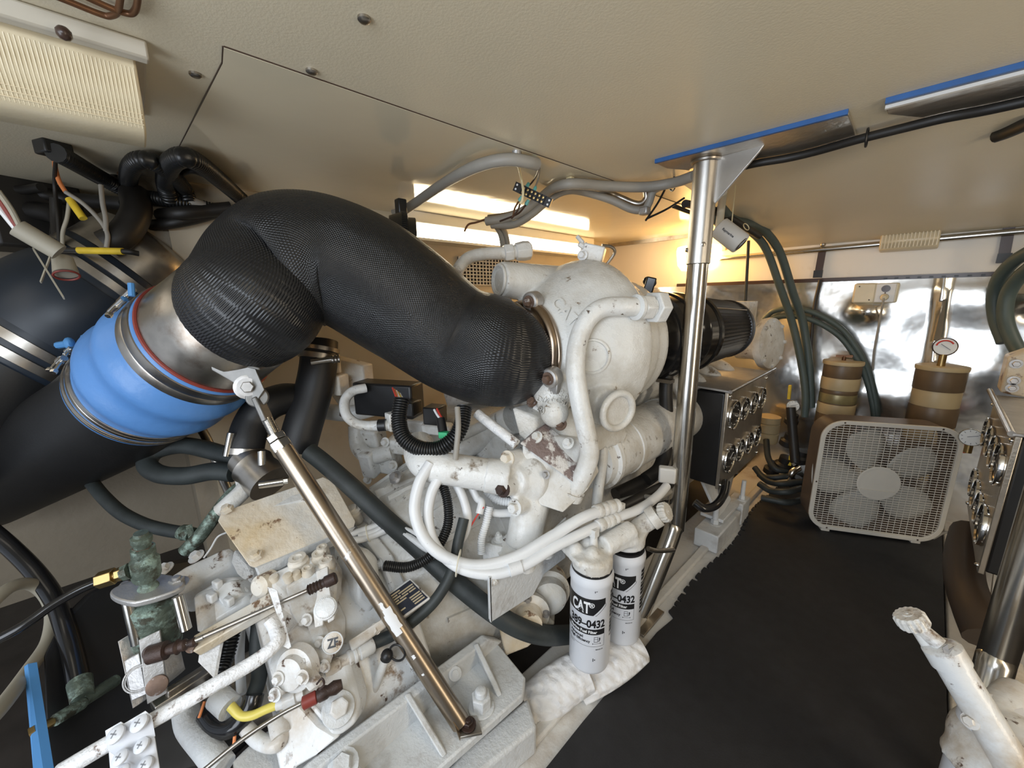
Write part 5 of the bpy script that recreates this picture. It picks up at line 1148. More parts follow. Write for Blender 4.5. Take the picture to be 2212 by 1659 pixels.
# outlet box
oc = PY(1890, 633, BW - .045); t = thing('outlet_box', oc, 'cream double outlet box with one plug on the foil lining', 'outlet')
obj('box', MB().box(oc + V((0.0, .02, 0)), (.15, .05, .085)), 'cream_plastic', t, bevel=.006)
obj('blank_plate', MB().box(oc + V((-.035, -.006, 0)), (.068, .006, .08)), 'cream_plastic', t, bevel=.002)
obj('outlet_plate', MB().box(oc + V((.034, -.007, 0)), (.064, .006, .08)), 'white_plastic', t, bevel=.002)
for z in (.018, -.018): obj('socket', MB().lathe(oc + V((.034, -.0095, z)), (0, -1, 0), [(0, .015), (.002, .015), (.0022, 0)], 20, False), 'strap_brown', t)
for x2, z in ((-.055, .03), (-.015, -.03), (.034, 0)): obj('screw', MB().ball(oc + V((x2, -.0095, z)), .0028, 8), 'strap_brown', t)
t = thing('power_plug', oc + V((.034, -.02, -.018)), 'cream plug with brown cord in the outlet box', 'plug'); obj('plug', MB().lathe(oc + V((.034, -.010, -.018)), (0, -1, -.2), [(0, .0145), (.014, .013), (.02, .008)], 16), 'cream_plastic', t)
obj('cord', MB().tube([oc + V((.034, -.028, -.022)), oc + V((.034, -.03, -.06)), PY(1899, 700, 2.39), PY(1888, 760, 2.39), PY(1885, 800, 2.40)], .004, 8, 6), 'grey_sheath', t)
# cover of the other engine at the right edge
t = thing('engine_cover', (.45, 1.9, -.25), 'stained cream engine cover with bolt heads at the far right edge', 'cover')
obj('cover', MB().prism([PY(2178, 772, 1.95), PY(2260, 745, 1.95), PY(2260, 870, 1.95), PY(2160, 848, 1.95)], (0, .10, 0)), 'peeling_paint', t, bevel=.006)
for u, v in ((2195, 786), (2190, 822), (2186, 838)): obj('bolt', MB().bolt(PY(u, v, 1.945), (0, -1, 0), .009, .01), 'bolt_grey', t)
# wooden grey lid is the edge-on panel's own top cover; brown hose beyond the mat
hose('suction_hose', '2092,1150,1.26 2082,1200,1.18 2085,1260,1.08 2105,1320,1.0 2130,1380,.95', .042, 'hose_brown', 'thick brown hose beside the mat in front of the steel stanchion', 'hose')
obj('hose_end', MB().box((.225, 1.2, -.80), (.04, .1, .05)), 'peeling_paint', None, 'chipped small block behind the brown hose', 'block', bevel=.005)
# ---------------------------------------------------------------- cover plate over the gearbox
t = thing('cover_plate', PZ(620, 1120, -.49), 'peeling cream painted flat cover plate crossed by the strut', 'plate')
cpq = [P(470, 1125, .83), P(478, 1106, .845), P(698, 1030, 1.0), P(720, 1040, 1.0), P(765, 1122, .955), P(762, 1134, .95), P(548, 1222, .80), P(536, 1218, .795)]
obj('plate', MB().prism(cpq, (.002, .002, -.006)), 'peeling_paint', t, bevel=.0015)
for u, v, d in ((553, 1200, .805), (490, 1100, .845)): obj('bolt', MB().lathe(P(u, v, d), (.1, -.3, 1), [(-.004, .013), (.003, .013), (.004, .008), (.010, .008)], 6), 'peeling_paint', t)
obj('side_fold', MB().prism([P(550, 1226, .80), P(762, 1138, .95), P(745, 1165, .955), P(560, 1250, .81)], (.004, .004, -.001)), 'mount_paint', t)
obj('stay', MB().bar(P(640, 1075, .93), P(640, 1080, .98) + V((0, 0, -.12)), .1, .02), 'engine_paint', t)
# ---------------------------------------------------------------- bronze actuator
t = thing('actuator', P(330, 1400, .74), 'green corroded bronze cylinder with oval flange and brass fitting', 'actuator')
zz = V((.02, -.03, 1)).normalized()
c0 = P(341, 1370, .74); c1 = P(330, 1290, .72)
axd = (c1 - c0).normalized(); cl = (c1 - c0).length
obj('cylinder', MB().lathe(c0 - axd * .03, axd, [(0, .029), (.006, .035), (.02, .0365), (cl + .02, .0355), (cl + .024, .029)], 36), 'verdigris', t)
fc2 = P(322, 1280, .715)
t_, u_, n_ = frame(axd); rx = (right - axd * right.dot(axd)).normalized(); ry = axd.cross(rx)
ov = []
for i in range(40):
    a = 2 * math.pi * i / 40; x = .056 * math.cos(a); y = .034 * math.sin(a) * (1.05 - .3 * abs(math.cos(a))); ov.append(fc2 + (rx * math.cos(.22) + ry * math.sin(.22)) * x + (ry * math.cos(.22) - rx * math.sin(.22)) * y)
obj('flange', MB().prism(ov, axd * .012), 'aluminium', t, bevel=.003)
for u, v, d in ((272, 1275, .725), (382, 1262, .735)):
    p = P(u, v, d); obj('flange_nut', MB().nutted(p, axd, .012, .010), 'aluminium', t)
for (a2, b2) in (((276, 1300, .695), (296, 1390, .70)), ((384, 1288, .705), (402, 1360, .705))):
    obj('tie_rod', MB().cyl(P(*a2), P(*b2), .0088, seg=16), 'steel', t)
obj('tee_valve', MB().lathe(fc2 + axd * .008, axd, [(0, .017), (.008, .014), (.012, .011), (.022, .012), (.024, .019), (.03, .021), (.062, .021), (.066, .016), (.07, .014), (.072, .017), (.088, .017), (.09, .012), (.096, .012), (.10, .015), (.110, .015), (.112, .011), (.118, .010)], 24).cyl(P(310, 1224, .70), P(283, 1232, .69), .0165, .013, 16).lathe(P(283, 1232, .69), P(270, 1237, .688) - P(283, 1232, .69), [(0, .015), (.012, .013)], 8), 'verdigris', t, smooth=40)
obj('hex_cap', MB().lathe(fc2 + axd * .076, axd, [(0, .0145), (.022, .0145)], 6), 'bolt_rusty', t)
b0_, b1_ = P(268, 1237, .687), P(230, 1249, .68); bd_ = (b1_ - b0_).normalized()
obj('brass_fitting', MB().lathe(b0_, bd_, [(0, .012), (.010, .012)], 6).lathe(b0_ + bd_ * .010, bd_, [(0, .009), (.004, .009)], 14).lathe(b0_ + bd_ * .013, bd_, [(0, .0145), (.024, .0145)], 6), 'brass', t, bevel=.001)
hose('hydraulic_line', '228,1250,.68 170,1275,.66 110,1310,.64 50,1352,.62 -40,1400,.60', .0072, 'glossy_black', 'thin glossy black line from the brass fitting to the frame edge', 'hose', parent=None)
obj('rear_block', MB().prism([P(252, 1386, .70), P(300, 1370, .73), P(330, 1500, .72), P(285, 1535, .69)], V((-.02, .05, 0))), 'aluminium', t, bevel=.003)
pl_ = [P(299, 1383, .690), P(345, 1361, .705), P(361, 1497, .69), P(318, 1522, .672)]
pn_ = (pl_[1] - pl_[0]).cross(pl_[3] - pl_[0]).normalized(); pn_ = pn_ if pn_.y < 0 else -pn_
obj('lever_plate', MB().prism(pl_, pn_ * -.006), 'aluminium', t, bevel=.001)
for u, v, d, r, m2 in ((340, 1480, .683, .0155, 'bolt_rusty'), (326, 1408, .694, .012, 'rust_dark')): obj('pivot', MB().lathe(P(u, v, d) - pn_ * .002, pn_, [(0, r), (.005, r), (.006, r * .8)], 26), m2, t)
obj('side_plate', MB().prism([P(266, 1428, .70), P(300, 1410, .705), P(318, 1500, .695), P(283, 1516, .69)], -pn_ * .01), 'aluminium', t, bevel=.002)
obj('round_cover', MB().torus(P(300, 1466, .683), pn_, .021, .0014, 30, 6).torus(P(300, 1466, .683), pn_, .018, .0010, 30, 6), 'aluminium', t)
obj('cross_bar', MB().bar(P(330, 1530, .69), P(450, 1450, .76), .03, .02).bar(P(360, 1500, .70), P(455, 1440, .77), .010, .014), 'steel_dirty', t, bevel=.002)
# control rod with boots
t = thing('control_rod', P(560, 1330, .735), 'thin threaded control rod with dark boots reaching the shift lever', 'rod')
obj('rod', MB().cyl(P(402, 1392, .70), P(668, 1274, .765), .0042, seg=12), 'steel_dirty', t)
obj('thread', MB().tube([P(402, 1392, .699), P(440, 1376, .708)], .0046, 10, 2, corr=(.0022, .0005)), 'steel', t)
ra, rb2 = P(664, 1276, .760), P(716, 1252, .775); rd = (rb2 - ra).normalized()
obj('boot', MB().lathe(ra, rd, [(0, .006), (.003, .0105)] + [(.004 + i * .003, .0105 if i % 2 else .0085) for i in range(9)] + [(.032, .009), (.034, .0115), (.052, .0115), (.055, .009)], 18), 'rust_dark', t, smooth=30)
ra, rb2 = P(318, 1416, .688), P(402, 1392, .70); rd = (rb2 - ra).normalized()
obj('rod_end', MB().lathe(ra, rd, [(0, .010), (.004, .0155), (.03, .0155), (.032, .009), (.045, .010), (.048, .013), (.052, .009), (.06, .010), (.064, .006), (.075, .008), (.078, .005)], 18), 'rust_dark', t, smooth=30)
# long painted tie rod with screwed bracket
t = thing('tie_rod', P(480, 1480, .68), 'long chalky white painted rod crossing the lower gearbox corner', 'rod')
obj('rod', MB().tube(pts('130,1668,.575 235,1606,.595 330,1556,.615 450,1487,.645 545,1432,.675 585,1402,.69 600,1382,.70 594,1356,.715 584,1338,.72'), .0118, 18, 6), 'chipped_paint', t, smooth=70)
obj('end_plate', MB().prism([P(575, 1266, .75), P(585, 1268, .748), P(615, 1390, .705), P(608, 1396, .702), P(598, 1330, .725)], (.012, .008, -.004)), 'chipped_paint', t, bevel=.002)
t = thing('rod_bracket', P(275, 1620, .60), 'white stepped bracket with round-head screws clamping the chalky rod', 'bracket')
obj('clamp_plate', MB().prism([P(226, 1578, .585), P(262, 1557, .592), P(264, 1564, .591), P(314, 1534, .60), P(322, 1580, .597), P(232, 1622, .582)], (.004, .006, -.012)), 'canister_white', t, bevel=.002)
obj('lower_plate', MB().prism([P(232, 1620, .586), P(322, 1578, .60), P(338, 1680, .59), P(238, 1700, .575)], (.004, .006, -.010)), 'canister_white', t, bevel=.002)
for u, v, d, r in ((249, 1587, .580, .0115), (300, 1562, .592, .0115), (259, 1636, .576, .010), (305, 1610, .589, .010), (313, 1652, .585, .010), (262, 1668, .572, .010)):
    p = P(u, v, d); n2 = V((-p.x, -p.y, -p.z)).normalized() * .4 + V((.1, -.5, .75)); n2.normalize()
    s = obj('screw', MB().lathe(p, n2, [(-.003, r), (.001, r), (.0026, r * .82), (.0036, r * .45), (.0038, 0)], 20, False), 'canister_white', t)
    t_, u_, n_ = frame(n2); obj('cross_slot', MB().bar(p + n2 * .0032 - t_ * r * .42, p + n2 * .0032 + t_ * r * .42, .0016, .0018, n2).bar(p + n2 * .0032 - u_ * r * .42, p + n2 * .0032 + u_ * r * .42, .0016, .0018, n2), 'print_grey', s)
# second thin rod with red end
t = thing('control_rod', P(580, 1600, .65), 'thin dark control rod ending in a red collar below the gearbox arm', 'rod')
obj('rod', MB().tube(pts('430,1672,.60 520,1600,.625 600,1547,.65 650,1520,.665'), .0036, 10, 5), 'steel_dirty', t)
ra, rb2 = P(652, 1521, .660), P(690, 1502, .672); rd = (rb2 - ra).normalized()
obj('collar', MB().lathe(ra, rd, [(0, .006), (.002, .0105), (.022, .0105), (.024, .008)], 18), 'red_sealant', t)
obj('joint', MB().lathe(ra + rd * .022, rd, [(0, .008), (.004, .011), (.016, .011), (.02, .009), (.03, .0115), (.042, .008)], 14).tube(pts('690,1490,.662 700,1478,.66 695,1466,.66 684,1478,.66'), .0018, 6, 5), 'rust_dark', t)
# castings, solenoid blocks and plates behind the rod
t = thing('filter_cover', P(430, 1240, .84), 'white oblong cover casting with two bolts behind the bronze cylinder', 'cover')
obj('cover', MB().prism([P(345, 1275, .80), P(352, 1252, .81), P(400, 1222, .83), P(478, 1185, .87), P(500, 1180, .88), P(505, 1215, .865), P(400, 1275, .81), P(360, 1292, .795)], V((.0, .03, -.06))), 'trans_paint', t, bevel=.008, bseg=3)
for u, v, d in ((425, 1203, .83), (358, 1230, .80)): obj('bolt', MB().bolt(P(u, v, d), (.1, -.4, .9), .010, .010), 'trans_paint', t)
obj('sensor_lead', MB().tube(pts('440,1205,.83 455,1185,.835 470,1160,.84 490,1150,.85'), .0020, 6, 5), 'white_hose', t)
t = thing('solenoid_block', P(470, 1300, .79), 'white stepped valve casting between the bronze cylinder and gearbox', 'valve')
obj('body', MB().prism([P(415, 1285, .79), P(478, 1248, .82), P(505, 1245, .825), P(530, 1275, .81), P(532, 1305, .80), P(450, 1352, .76), P(424, 1350, .76)], V((-.02, .05, -.04))), 'trans_paint', t, bevel=.007, bseg=3)
obj('step', MB().prism([P(455, 1270, .795), P(500, 1252, .81), P(524, 1285, .80), P(480, 1310, .775)], V((-.01, .03, -.02))), 'trans_paint', t, bevel=.004)
for u, v, d in ((458, 1290, .78), (495, 1299, .775), (470, 1262, .80)): obj('raised_pad', MB().box(P(u, v, d), (.018, .014, .018), Matrix.Rotation(.4, 3, 'Z')), 'trans_paint', t, bevel=.003)
obj('side_block', MB().prism([P(415, 1290, .775), P(430, 1283, .78), P(448, 1350, .755), P(436, 1370, .745), P(424, 1365, .745)], V((-.02, .04, -.01))), 'trans_paint', t, bevel=.004)
obj('gasket_edge', MB().prism([P(505, 1186, .87), P(535, 1220, .86), P(545, 1235, .85), P(538, 1265, .83), P(510, 1240, .84), P(498, 1215, .855)], V((-.01, .03, -.02))), 'chipped_paint', t, bevel=.004)
obj('knob_casting', MB().lathe(P(560, 1268, .79), (.5, -.8, .3), [(-.03, .024), (0, .022), (.006, .015)], 18), 'peeling_paint', t)
t = thing('channel_bar', P(500, 1350, .74), 'cream chipped channel bar running behind the threaded rod', 'bar')
obj('bar', MB().bar(P(425, 1395, .725), P(590, 1300, .775), .032, .022, (.2, -.5, .8)), 'peeling_paint', t, bevel=.002)
obj('ragged_plate', MB().prism([P(432, 1400, .735), P(480, 1370, .75), P(470, 1420, .73), P(462, 1465, .71), P(448, 1450, .715), P(428, 1430, .72)], (-.004, .006, 0)), 'chipped_paint', t)
obj('end_screw', MB().bolt(P(414, 1398, .712), pn_, .006, .005), 'bolt_rusty', t)
# black moulded tank in the corner
t = thing('black_tank', P(150, 1560, .78), 'black tank with a strip of blue tape in the dark lower corner', 'tank')
q = [P(65, 1420, .74), P(110, 1330, .80), P(170, 1275, .86), P(260, 1240, .92), P(330, 1210, 1.0), P(420, 1190, 1.1), P(560, 1500, .95), P(300, 1720, .72), P(70, 1720, .64)]
obj('shell', MB().prism(q, V((-.02, .12, -.10))), 'box_black', t, bevel=.03, bseg=4)
obj('blue_edge', MB().prism([P(52, 1440, .70), P(60, 1434, .70), P(96, 1680, .60), P(74, 1690, .595)], (.0, .01, -.004)), 'blue_tape', t)
t = obj('corner_pipe', MB().tube(pts('-60,1345,.70 20,1270,.78 75,1265,.84 110,1310,.85 105,1380,.80 60,1450,.72 0,1530,.62 -60,1590,.56'), .0115, 14, 6), 'shaded_nylon', None, 'thick off-white hose curling in the dark left corner', 'hose', smooth=70)
hose('black_hose', '-40,1130,.88 20,1180,.88 75,1235,.86 115,1290,.84 140,1350,.80 160,1420,.77 172,1480,.74', .0165, 'glossy_black', 'glossy black hose bending down into the dark left corner', 'hose')
t = thing('pipe_fitting', P(180, 1500, .73), 'small corroded green elbow fittings at the foot of the glossy black hose', 'fitting')
obj('elbow', MB().cyl(P(172, 1470, .74), P(178, 1510, .72), .018, .016, 14).cyl(P(178, 1515, .72), P(250, 1470, .78), .011, seg=12).cyl(P(178, 1520, .715), P(120, 1555, .67), .010, seg=12), 'verdigris', t)
obj('tee', MB().cyl(P(130, 1550, .68), P(75, 1580, .65), .007, .0085, 12).cyl(P(82, 1577, .645), P(68, 1586, .64), .012, seg=8), 'brass', t)
hose('grey_pipe', '400,1190,.93 430,1160,.93 460,1120,.94 490,1080,.96 515,1055,.98 530,1045,.99', .0155, 'verdigris', 'greenish pipe rising from behind the oblong cover to the cover plate', 'pipe')
hose('elbow_pipe', '478,1105,.925 500,1085,.93 522,1064,.95 530,1050,.97 528,1036,.98', .020, 'engine_paint', 'short white elbow pipe at the corner of the cover plate', 'pipe')
# hoses and wires hanging under the rod
for s, r, m2, lb, co in (('505,1360,.80 490,1420,.78 475,1455,.76 465,1480,.75', .0125, 'conduit_black', 'short black corrugated conduit behind the chalky rod', (.006, .0014)), ('560,1330,.82 555,1400,.80 560,1460,.77 545,1510,.74', .014, 'hose_rubber', 'black hose dropping behind the chalky rod', None), ('445,1540,.72 470,1570,.70 505,1570,.69 540,1530,.70 550,1500,.71', .016, 'glossy_black', 'black hose looped low below the chalky rod', None), ('520,1360,.84 518,1420,.82 522,1500,.78', .009, 'white_hose', 'narrow pale tube behind the chalky rod', None)):
    hose('conduit' if co else 'rubber_hose', s, r, m2, lb, 'hose', corr=co)
t = thing('solenoid', P(500, 1525, .70), 'grey solenoid with yellow and green lead below the chalky rod', 'solenoid')
obj('body', MB().cyl(P(470, 1505, .71), P(498, 1530, .695), .020, seg=18), 'mount_paint', t)
obj('lead', MB().tube(pts('498,1525,.69 520,1545,.685 545,1545,.685 575,1532,.69 600,1522,.69'), .0075, 12, 6), 'yellow_tube', t)
obj('plug', MB().cyl(P(598, 1524, .688), P(622, 1516, .692), .0085, seg=12).lathe(P(612, 1518, .69), P(650, 1500, .70) - P(612, 1518, .69), [(0, .012), (.02, .012), (.022, .009), (.034, .011)], 12), 'trans_paint', t)
t = thing('drain_pipe', P(420, 1590, .70), 'white pipes and elbow in the clutter below the chalky rod', 'pipe')
obj('pipe', MB().tube(pts('400,1530,.74 410,1570,.72 450,1620,.68 480,1660,.66'), .021, 18, 5), 'mount_paint', t, smooth=70)
obj('pipe', MB().tube(pts('520,1560,.70 560,1600,.68 598,1608,.67 610,1580,.685 605,1550,.70'), .012, 14, 6), 'trans_paint', t, smooth=70)
obj('fitting', MB().cyl(P(600, 1555, .69), P(608, 1590, .675), .016, seg=16), 'trans_paint', t)
obj('bracket', MB().prism([P(500, 1645, .66), P(530, 1620, .69), P(570, 1640, .68), P(560, 1720, .64), P(500, 1720, .63)], V((-.02, .04, -.01))), 'mount_paint', t, bevel=.004)
for k, (s, m2, lb) in enumerate((('430,1550,.70 437,1530,.705 442,1515,.71', 'orange', 'frayed orange wire end below the chalky rod'), ('505,1610,.67 507,1590,.675', 'orange', 'bit of orange wire by the thin dark rod'))): hose('wire', s, .0025, m2, lb, 'wire')
# raw-water hoses behind the strut
t = thing('water_hose', P(660, 900, 1.1), 'thick black rubber hose with worm clamp dropping from under the wrapped elbow', 'hose')
obj('hose', MB().tube(pts('690,738,1.13 688,790,1.12 676,850,1.11 655,920,1.09 640,975,1.08'), .050, 28, 8), 'black_rubber', t, smooth=70)
cd = P(676, 850, 1.11) - P(690, 760, 1.12); cd.normalize(); co_ = P(689, 770, 1.125)
obj('hose_clamp', MB().lathe(co_ - cd * .008, cd, [(0, .0508), (.001, .0535), (.016, .0535), (.017, .0508)], 36).lathe(co_ - cd * .028, cd, [(0, .0508), (.001, .053), (.012, .053), (.013, .0508)], 36), 'steel_dirty', t, smooth=40)
obj('worm_screw', MB().cyl(P(672, 783, 1.06), P(722, 776, 1.08), .0085, seg=12).lathe(P(716, 777, 1.078), P(740, 774, 1.09) - P(716, 777, 1.078), [(0, .010), (.004, .012), (.008, .010), (.012, .012), (.016, .010), (.02, .012), (.022, .006)], 12), 'steel_dirty', t)
t = thing('water_hose', P(560, 900, 1.05), 'black elbow hose with clamps landing on the steel flange', 'hose')
obj('hose', MB().tube(pts('648,862,1.12 610,862,1.08 570,880,1.04 545,915,1.02 532,955,1.0 528,985,.995'), .043, 26, 8), 'black_rubber', t, smooth=70)
c2 = P(530, 968, .998); d2_ = (P(528, 990, .995) - P(536, 940, 1.005)).normalized()
obj('hose_clamp', MB().lathe(c2, d2_, [(0, .0435), (.001, .0465), (.016, .0465), (.017, .0435)], 34), 'steel_dirty', t, smooth=40)
for a2, b2 in (((500, 935, .96), (490, 985, .955)), ((565, 975, .95), (566, 1005, .945))): obj('worm_screw', MB().cyl(P(*a2), P(*b2), .009, seg=12), 'steel', t)
obj('flange_pipe', MB().lathe(P(540, 1000, .985), P(590, 1050, .96) - P(540, 1000, .985), [(-.02, .042), (.01, .042), (.012, .05), (.03, .046), (.06, .05), (.085, .05)], 32), 'steel_dirty', t)
obj('worm_screw', MB().cyl(P(560, 1048, .90), P(612, 1040, .92), .0095, seg=10).cyl(P(610, 1040, .92), P(622, 1038, .925), .007, seg=6), 'steel', t)
t = obj('loop_hose', MB().tube(pts('545,1010,1.0 510,992,1.02 450,972,1.04 390,962,1.05 335,975,1.04 318,1003,1.02 345,1024,1.0 400,1028,.99 460,1018,.99 505,1022,.985'), .0225, 20, 8), 'hose_rubber', None, 'black rubber hose looping back on itself left of the steel flange', 'hose', smooth=70)
hose('rubber_hose', '200,1045,1.05 225,1075,1.02 262,1108,1.0 310,1132,.98 360,1145,.97 405,1152,.96', .0155, 'hose_rubber', 'black hose sagging across the hull below the exhaust hose', 'hose')
t = thing('hose_union', P(408, 1150, .95), 'dull wing-screw clamp at the end of the sagging black hose', 'clamp')
obj('clamp', MB().lathe(P(392, 1148, .955), P(425, 1158, .95) - P(392, 1148, .955), [(0, .017), (.012, .019), (.014, .016), (.03, .017)], 16).bar(P(408, 1135, .94), P(415, 1165, .93), .012, .006), 'verdigris', t)
hose('engine_hose', '668,975,1.03 700,1000,1.02 760,1052,1.0 830,1118,.98 900,1180,.95 975,1250,.93 1060,1318,.92 1120,1355,.93 1180,1372,.97 1240,1370,1.05', .0235, 'hose_rubber', 'long grey-black hose running diagonally behind the white fuel hoses', 'hose')
hose('steel_post', '428,915,1.15 450,955,1.13 480,1030,1.12 500,1075,1.1', .012, 'steel_dirty', 'thin steel leg standing behind the looping black hose', 'leg')
obj('chrome_rod', MB().cyl(P(472, 940, 1.1), P(505, 1030, 1.08), .007, seg=10), 'steel_dirty', None, 'thin second steel rod beside the steel leg', 'rod') if False else None
# ---------------------------------------------------------------- cables and hoses on the engine
hose('coolant_hose', '790,838,1.12 762,845,1.10 745,866,1.08 748,895,1.06 770,915,1.05 805,920,1.05 845,918,1.06', .0135, 'engine_paint', 'slim white hose bending in a half loop below the wrapped elbow', 'hose')
t = thing('hose_coupling', P(860, 918, 1.06), 'small black and white quick coupling at the end of the slim white hose', 'coupling')
obj('collar', MB().lathe(P(800, 920, 1.05), P(845, 918, 1.06) - P(800, 920, 1.05), [(0, .0145), (.02, .0145), (.022, .016), (.045, .016)], 16), 'engine_paint', t); obj('coupling', MB().cyl(P(818, 919, 1.05), P(834, 918, 1.05), .0165, seg=14), 'box_black', t); obj('block', MB().box(P(848, 910, 1.06), (.03, .03, .05)), 'engine_paint', t, bevel=.003)
hose('conduit', '868,860,.96 862,905,.95 872,945,.935 905,968,.925 945,970,.92 978,950,.92 996,920,.93 1003,880,.95', .0175, 'conduit_black', 'black corrugated conduit hanging in a U below the wrapped elbow', 'conduit', corr=(.0062, .0018), seg=16)
WC = ['red_plastic', 'orange', 'print_white', 'yellow_tag', 'print_white', 'red_plastic']
for k in range(5):
    hose('wire', f'{848 + k * 4},{838 + k * 3},{1.02} {855 + k * 4},{856 + k * 2},{.985} {862 + k * 3},{880},{.963}', .0022, WC[k], ['red wire', 'orange wire', 'white wire', 'yellow wire', 'pale wire'][k] + ' feeding the U-shaped conduit', 'wire')
t = thing('connector', P(958, 925, .96), 'small black plug with a green face hanging below the wrapped elbow', 'connector')
obj('body', MB().cyl(P(952, 905, .97), P(957, 934, .955), .0115, seg=14), 'box_black', t); obj('face', MB().box(P(959, 939, .95), (.024, .016, .016), Matrix.Rotation(.6, 3, 'Z')), 'green_plastic', t, bevel=.002, label='green connector face')
hose('wire', '938,885,1.0 945,897,.985 953,907,.97', .0030, 'print_white', 'white wire entering the small plug with green face', 'wire'); hose('wire', '944,883,1.0 950,895,.985 956,905,.97', .0026, 'red_plastic', 'red wire entering the small plug with green face', 'wire')
hose('strap', '988,880,.90 990,920,.885 987,960,.88 984,992,.885', .0065, 'grey_sheath', 'flat grey strap hanging in front of the thick side pipe', 'strap')
for s, r, lb in (('985,1045,.95 1000,1075,.94 1010,1115,.93 1005,1150,.925 985,1180,.92', .0105, 'pale braided sleeve bending behind the inner white fuel hose'), ('1015,1045,.97 1030,1075,.96 1040,1085,.95 1035,1110,.94', .0095, 'short pale sleeve tied near the bolted cap'), ('1050,1060,1.0 1075,1080,.99 1105,1085,.99', .0105, 'pale corrugated sleeve passing behind the bolted cap'), ('1030,1095,.96 1070,1108,.965 1105,1108,.975', .010, 'pale sleeve below the bolted cap')):
    hose('cable_sleeve', s, r, 'white_hose', lb, 'sleeve', corr=(.006, .0008) if 'corrug' in lb else None)
hose('conduit', '952,1035,.93 966,1080,.92 968,1130,.905 950,1175,.895 925,1205,.89 880,1225,.885 830,1222,.89', .0105, 'conduit_black', 'black corrugated conduit curving from the thick pipe to the gearbox', 'conduit', corr=(.005, .0012), seg=14)
hose('conduit', '1058,1095,.95 1050,1130,.94 1040,1165,.935 1040,1195,.935', .0085, 'white_hose', 'short pale ribbed conduit above the bracket plate', 'conduit', corr=(.005, .0011))
hose('wire', '1045,1095,.94 1030,1115,.935 1015,1140,.93', .0020, 'red_plastic', 'thin red wire near the pale ribbed conduit', 'wire')
hose('hydraulic_hose', '1002,1120,.91 990,1170,.895 978,1230,.88 945,1290,.86 900,1335,.845 850,1370,.825 800,1392,.80', .0125, 'hose_rubber', 'black hydraulic hose from the white fitting past the data plate', 'hose')
t = thing('hose_fitting', P(760, 1410, .785), 'white crimped hose fitting beside the round logo on the gearbox', 'fitting')
a, b = P(806, 1392, .80), P(700, 1452, .735); d2 = (b - a).normalized(); L2 = (b - a).length
obj('crimp', MB().lathe(a, d2, [(0, .0135), (.004, .0155), (L2 * .3, .0155), (L2 * .32, .0125), (L2 * .36, .0125), (L2 * .38, .0155), (L2 * .42, .0155), (L2 * .44, .0125), (L2 * .48, .0145), (L2 * .52, .0145), (L2 * .55, .0115), (L2 * .7, .0115), (L2 * .72, .013), (L2 * .88, .013), (L2, .010)], 20), 'trans_paint', t, smooth=30)
for k, s in enumerate(('830,1130,.98 800,1140,.97 770,1150,.96 740,1158,.95', '845,1140,.97 810,1155,.96 780,1165,.95 745,1168,.94', '842,1128,.98 812,1147,.965 775,1158,.955')):
    hose('cable', s, .0085, 'white_hose', ['upper', 'lower', 'middle'][k] + ' pale cable of the tied bundle behind the strut', 'cable', 'tied pale cables behind the strut')
obj('cable_tie', MB().torus(P(795, 1152, .955), P(830, 1135, .97) - P(760, 1158, .95), .020, .0016, 24, 6), 'nylon', None, 'white tie round the pale cables behind the strut', 'cable tie')
for k, s in enumerate(('845,1142,.96 880,1158,.945 920,1185,.93 960,1205,.92 990,1225,.91', '850,1135,.965 890,1148,.95 925,1172,.935 950,1185,.93')):
    hose('cable', s, .008 - k * .003, 'white_hose', ['pale grey cable', 'thin pale cable'][k] + ' running from the tied bundle under the fuel hoses', 'cable')
obj('rusty_fitting', MB().lathe(P(765, 1108, 1.0), (.1, -.3, 1), [(-.03, .014), (0, .016), (.002, .022), (.012, .022), (.014, .012), (.02, .012)], 14), 'peeling_paint', None, 'rusty round fitting at the corner of the cover plate behind the strut', 'fitting')
# cables low behind the stanchion
for k, (s, r, m2, lb) in enumerate((('1440,1045,1.25 1400,1065,1.2 1360,1085,1.18 1310,1110,1.16', .014, 'dirty_black', 'black cable under the heat exchanger'), ('1448,1062,1.2 1420,1075,1.15 1380,1072,1.2 1330,1085,1.22', .007, 'grey_sheath', 'thin grey cable under the heat exchanger'), ('1440,1085,1.25 1400,1100,1.22 1370,1130,1.2', .008, 'dirty_black', 'thin black cable beside the pump barrel'), ('1430,1010,1.35 1390,1040,1.3 1330,1070,1.25', .024, 'dirty_black', 'thick black hose in the shadow under the heat exchanger'))):
    hose('cable', s, r, m2, lb, 'cable')
obj('junction_box', MB().box(P(1441, 1025, 1.22), (.05, .03, .05), Matrix.Rotation(.5, 3, 'Z')), 'white_plastic', None, 'small white box beside the stanchion above the pump knob', 'box', bevel=.005)
hose('steel_tube', '1400,1185,1.12 1420,1190,1.14 1455,1188,1.2', .007, 'steel_dirty', 'thin bare tube between the fuel filters and the stanchion leg', 'tube')
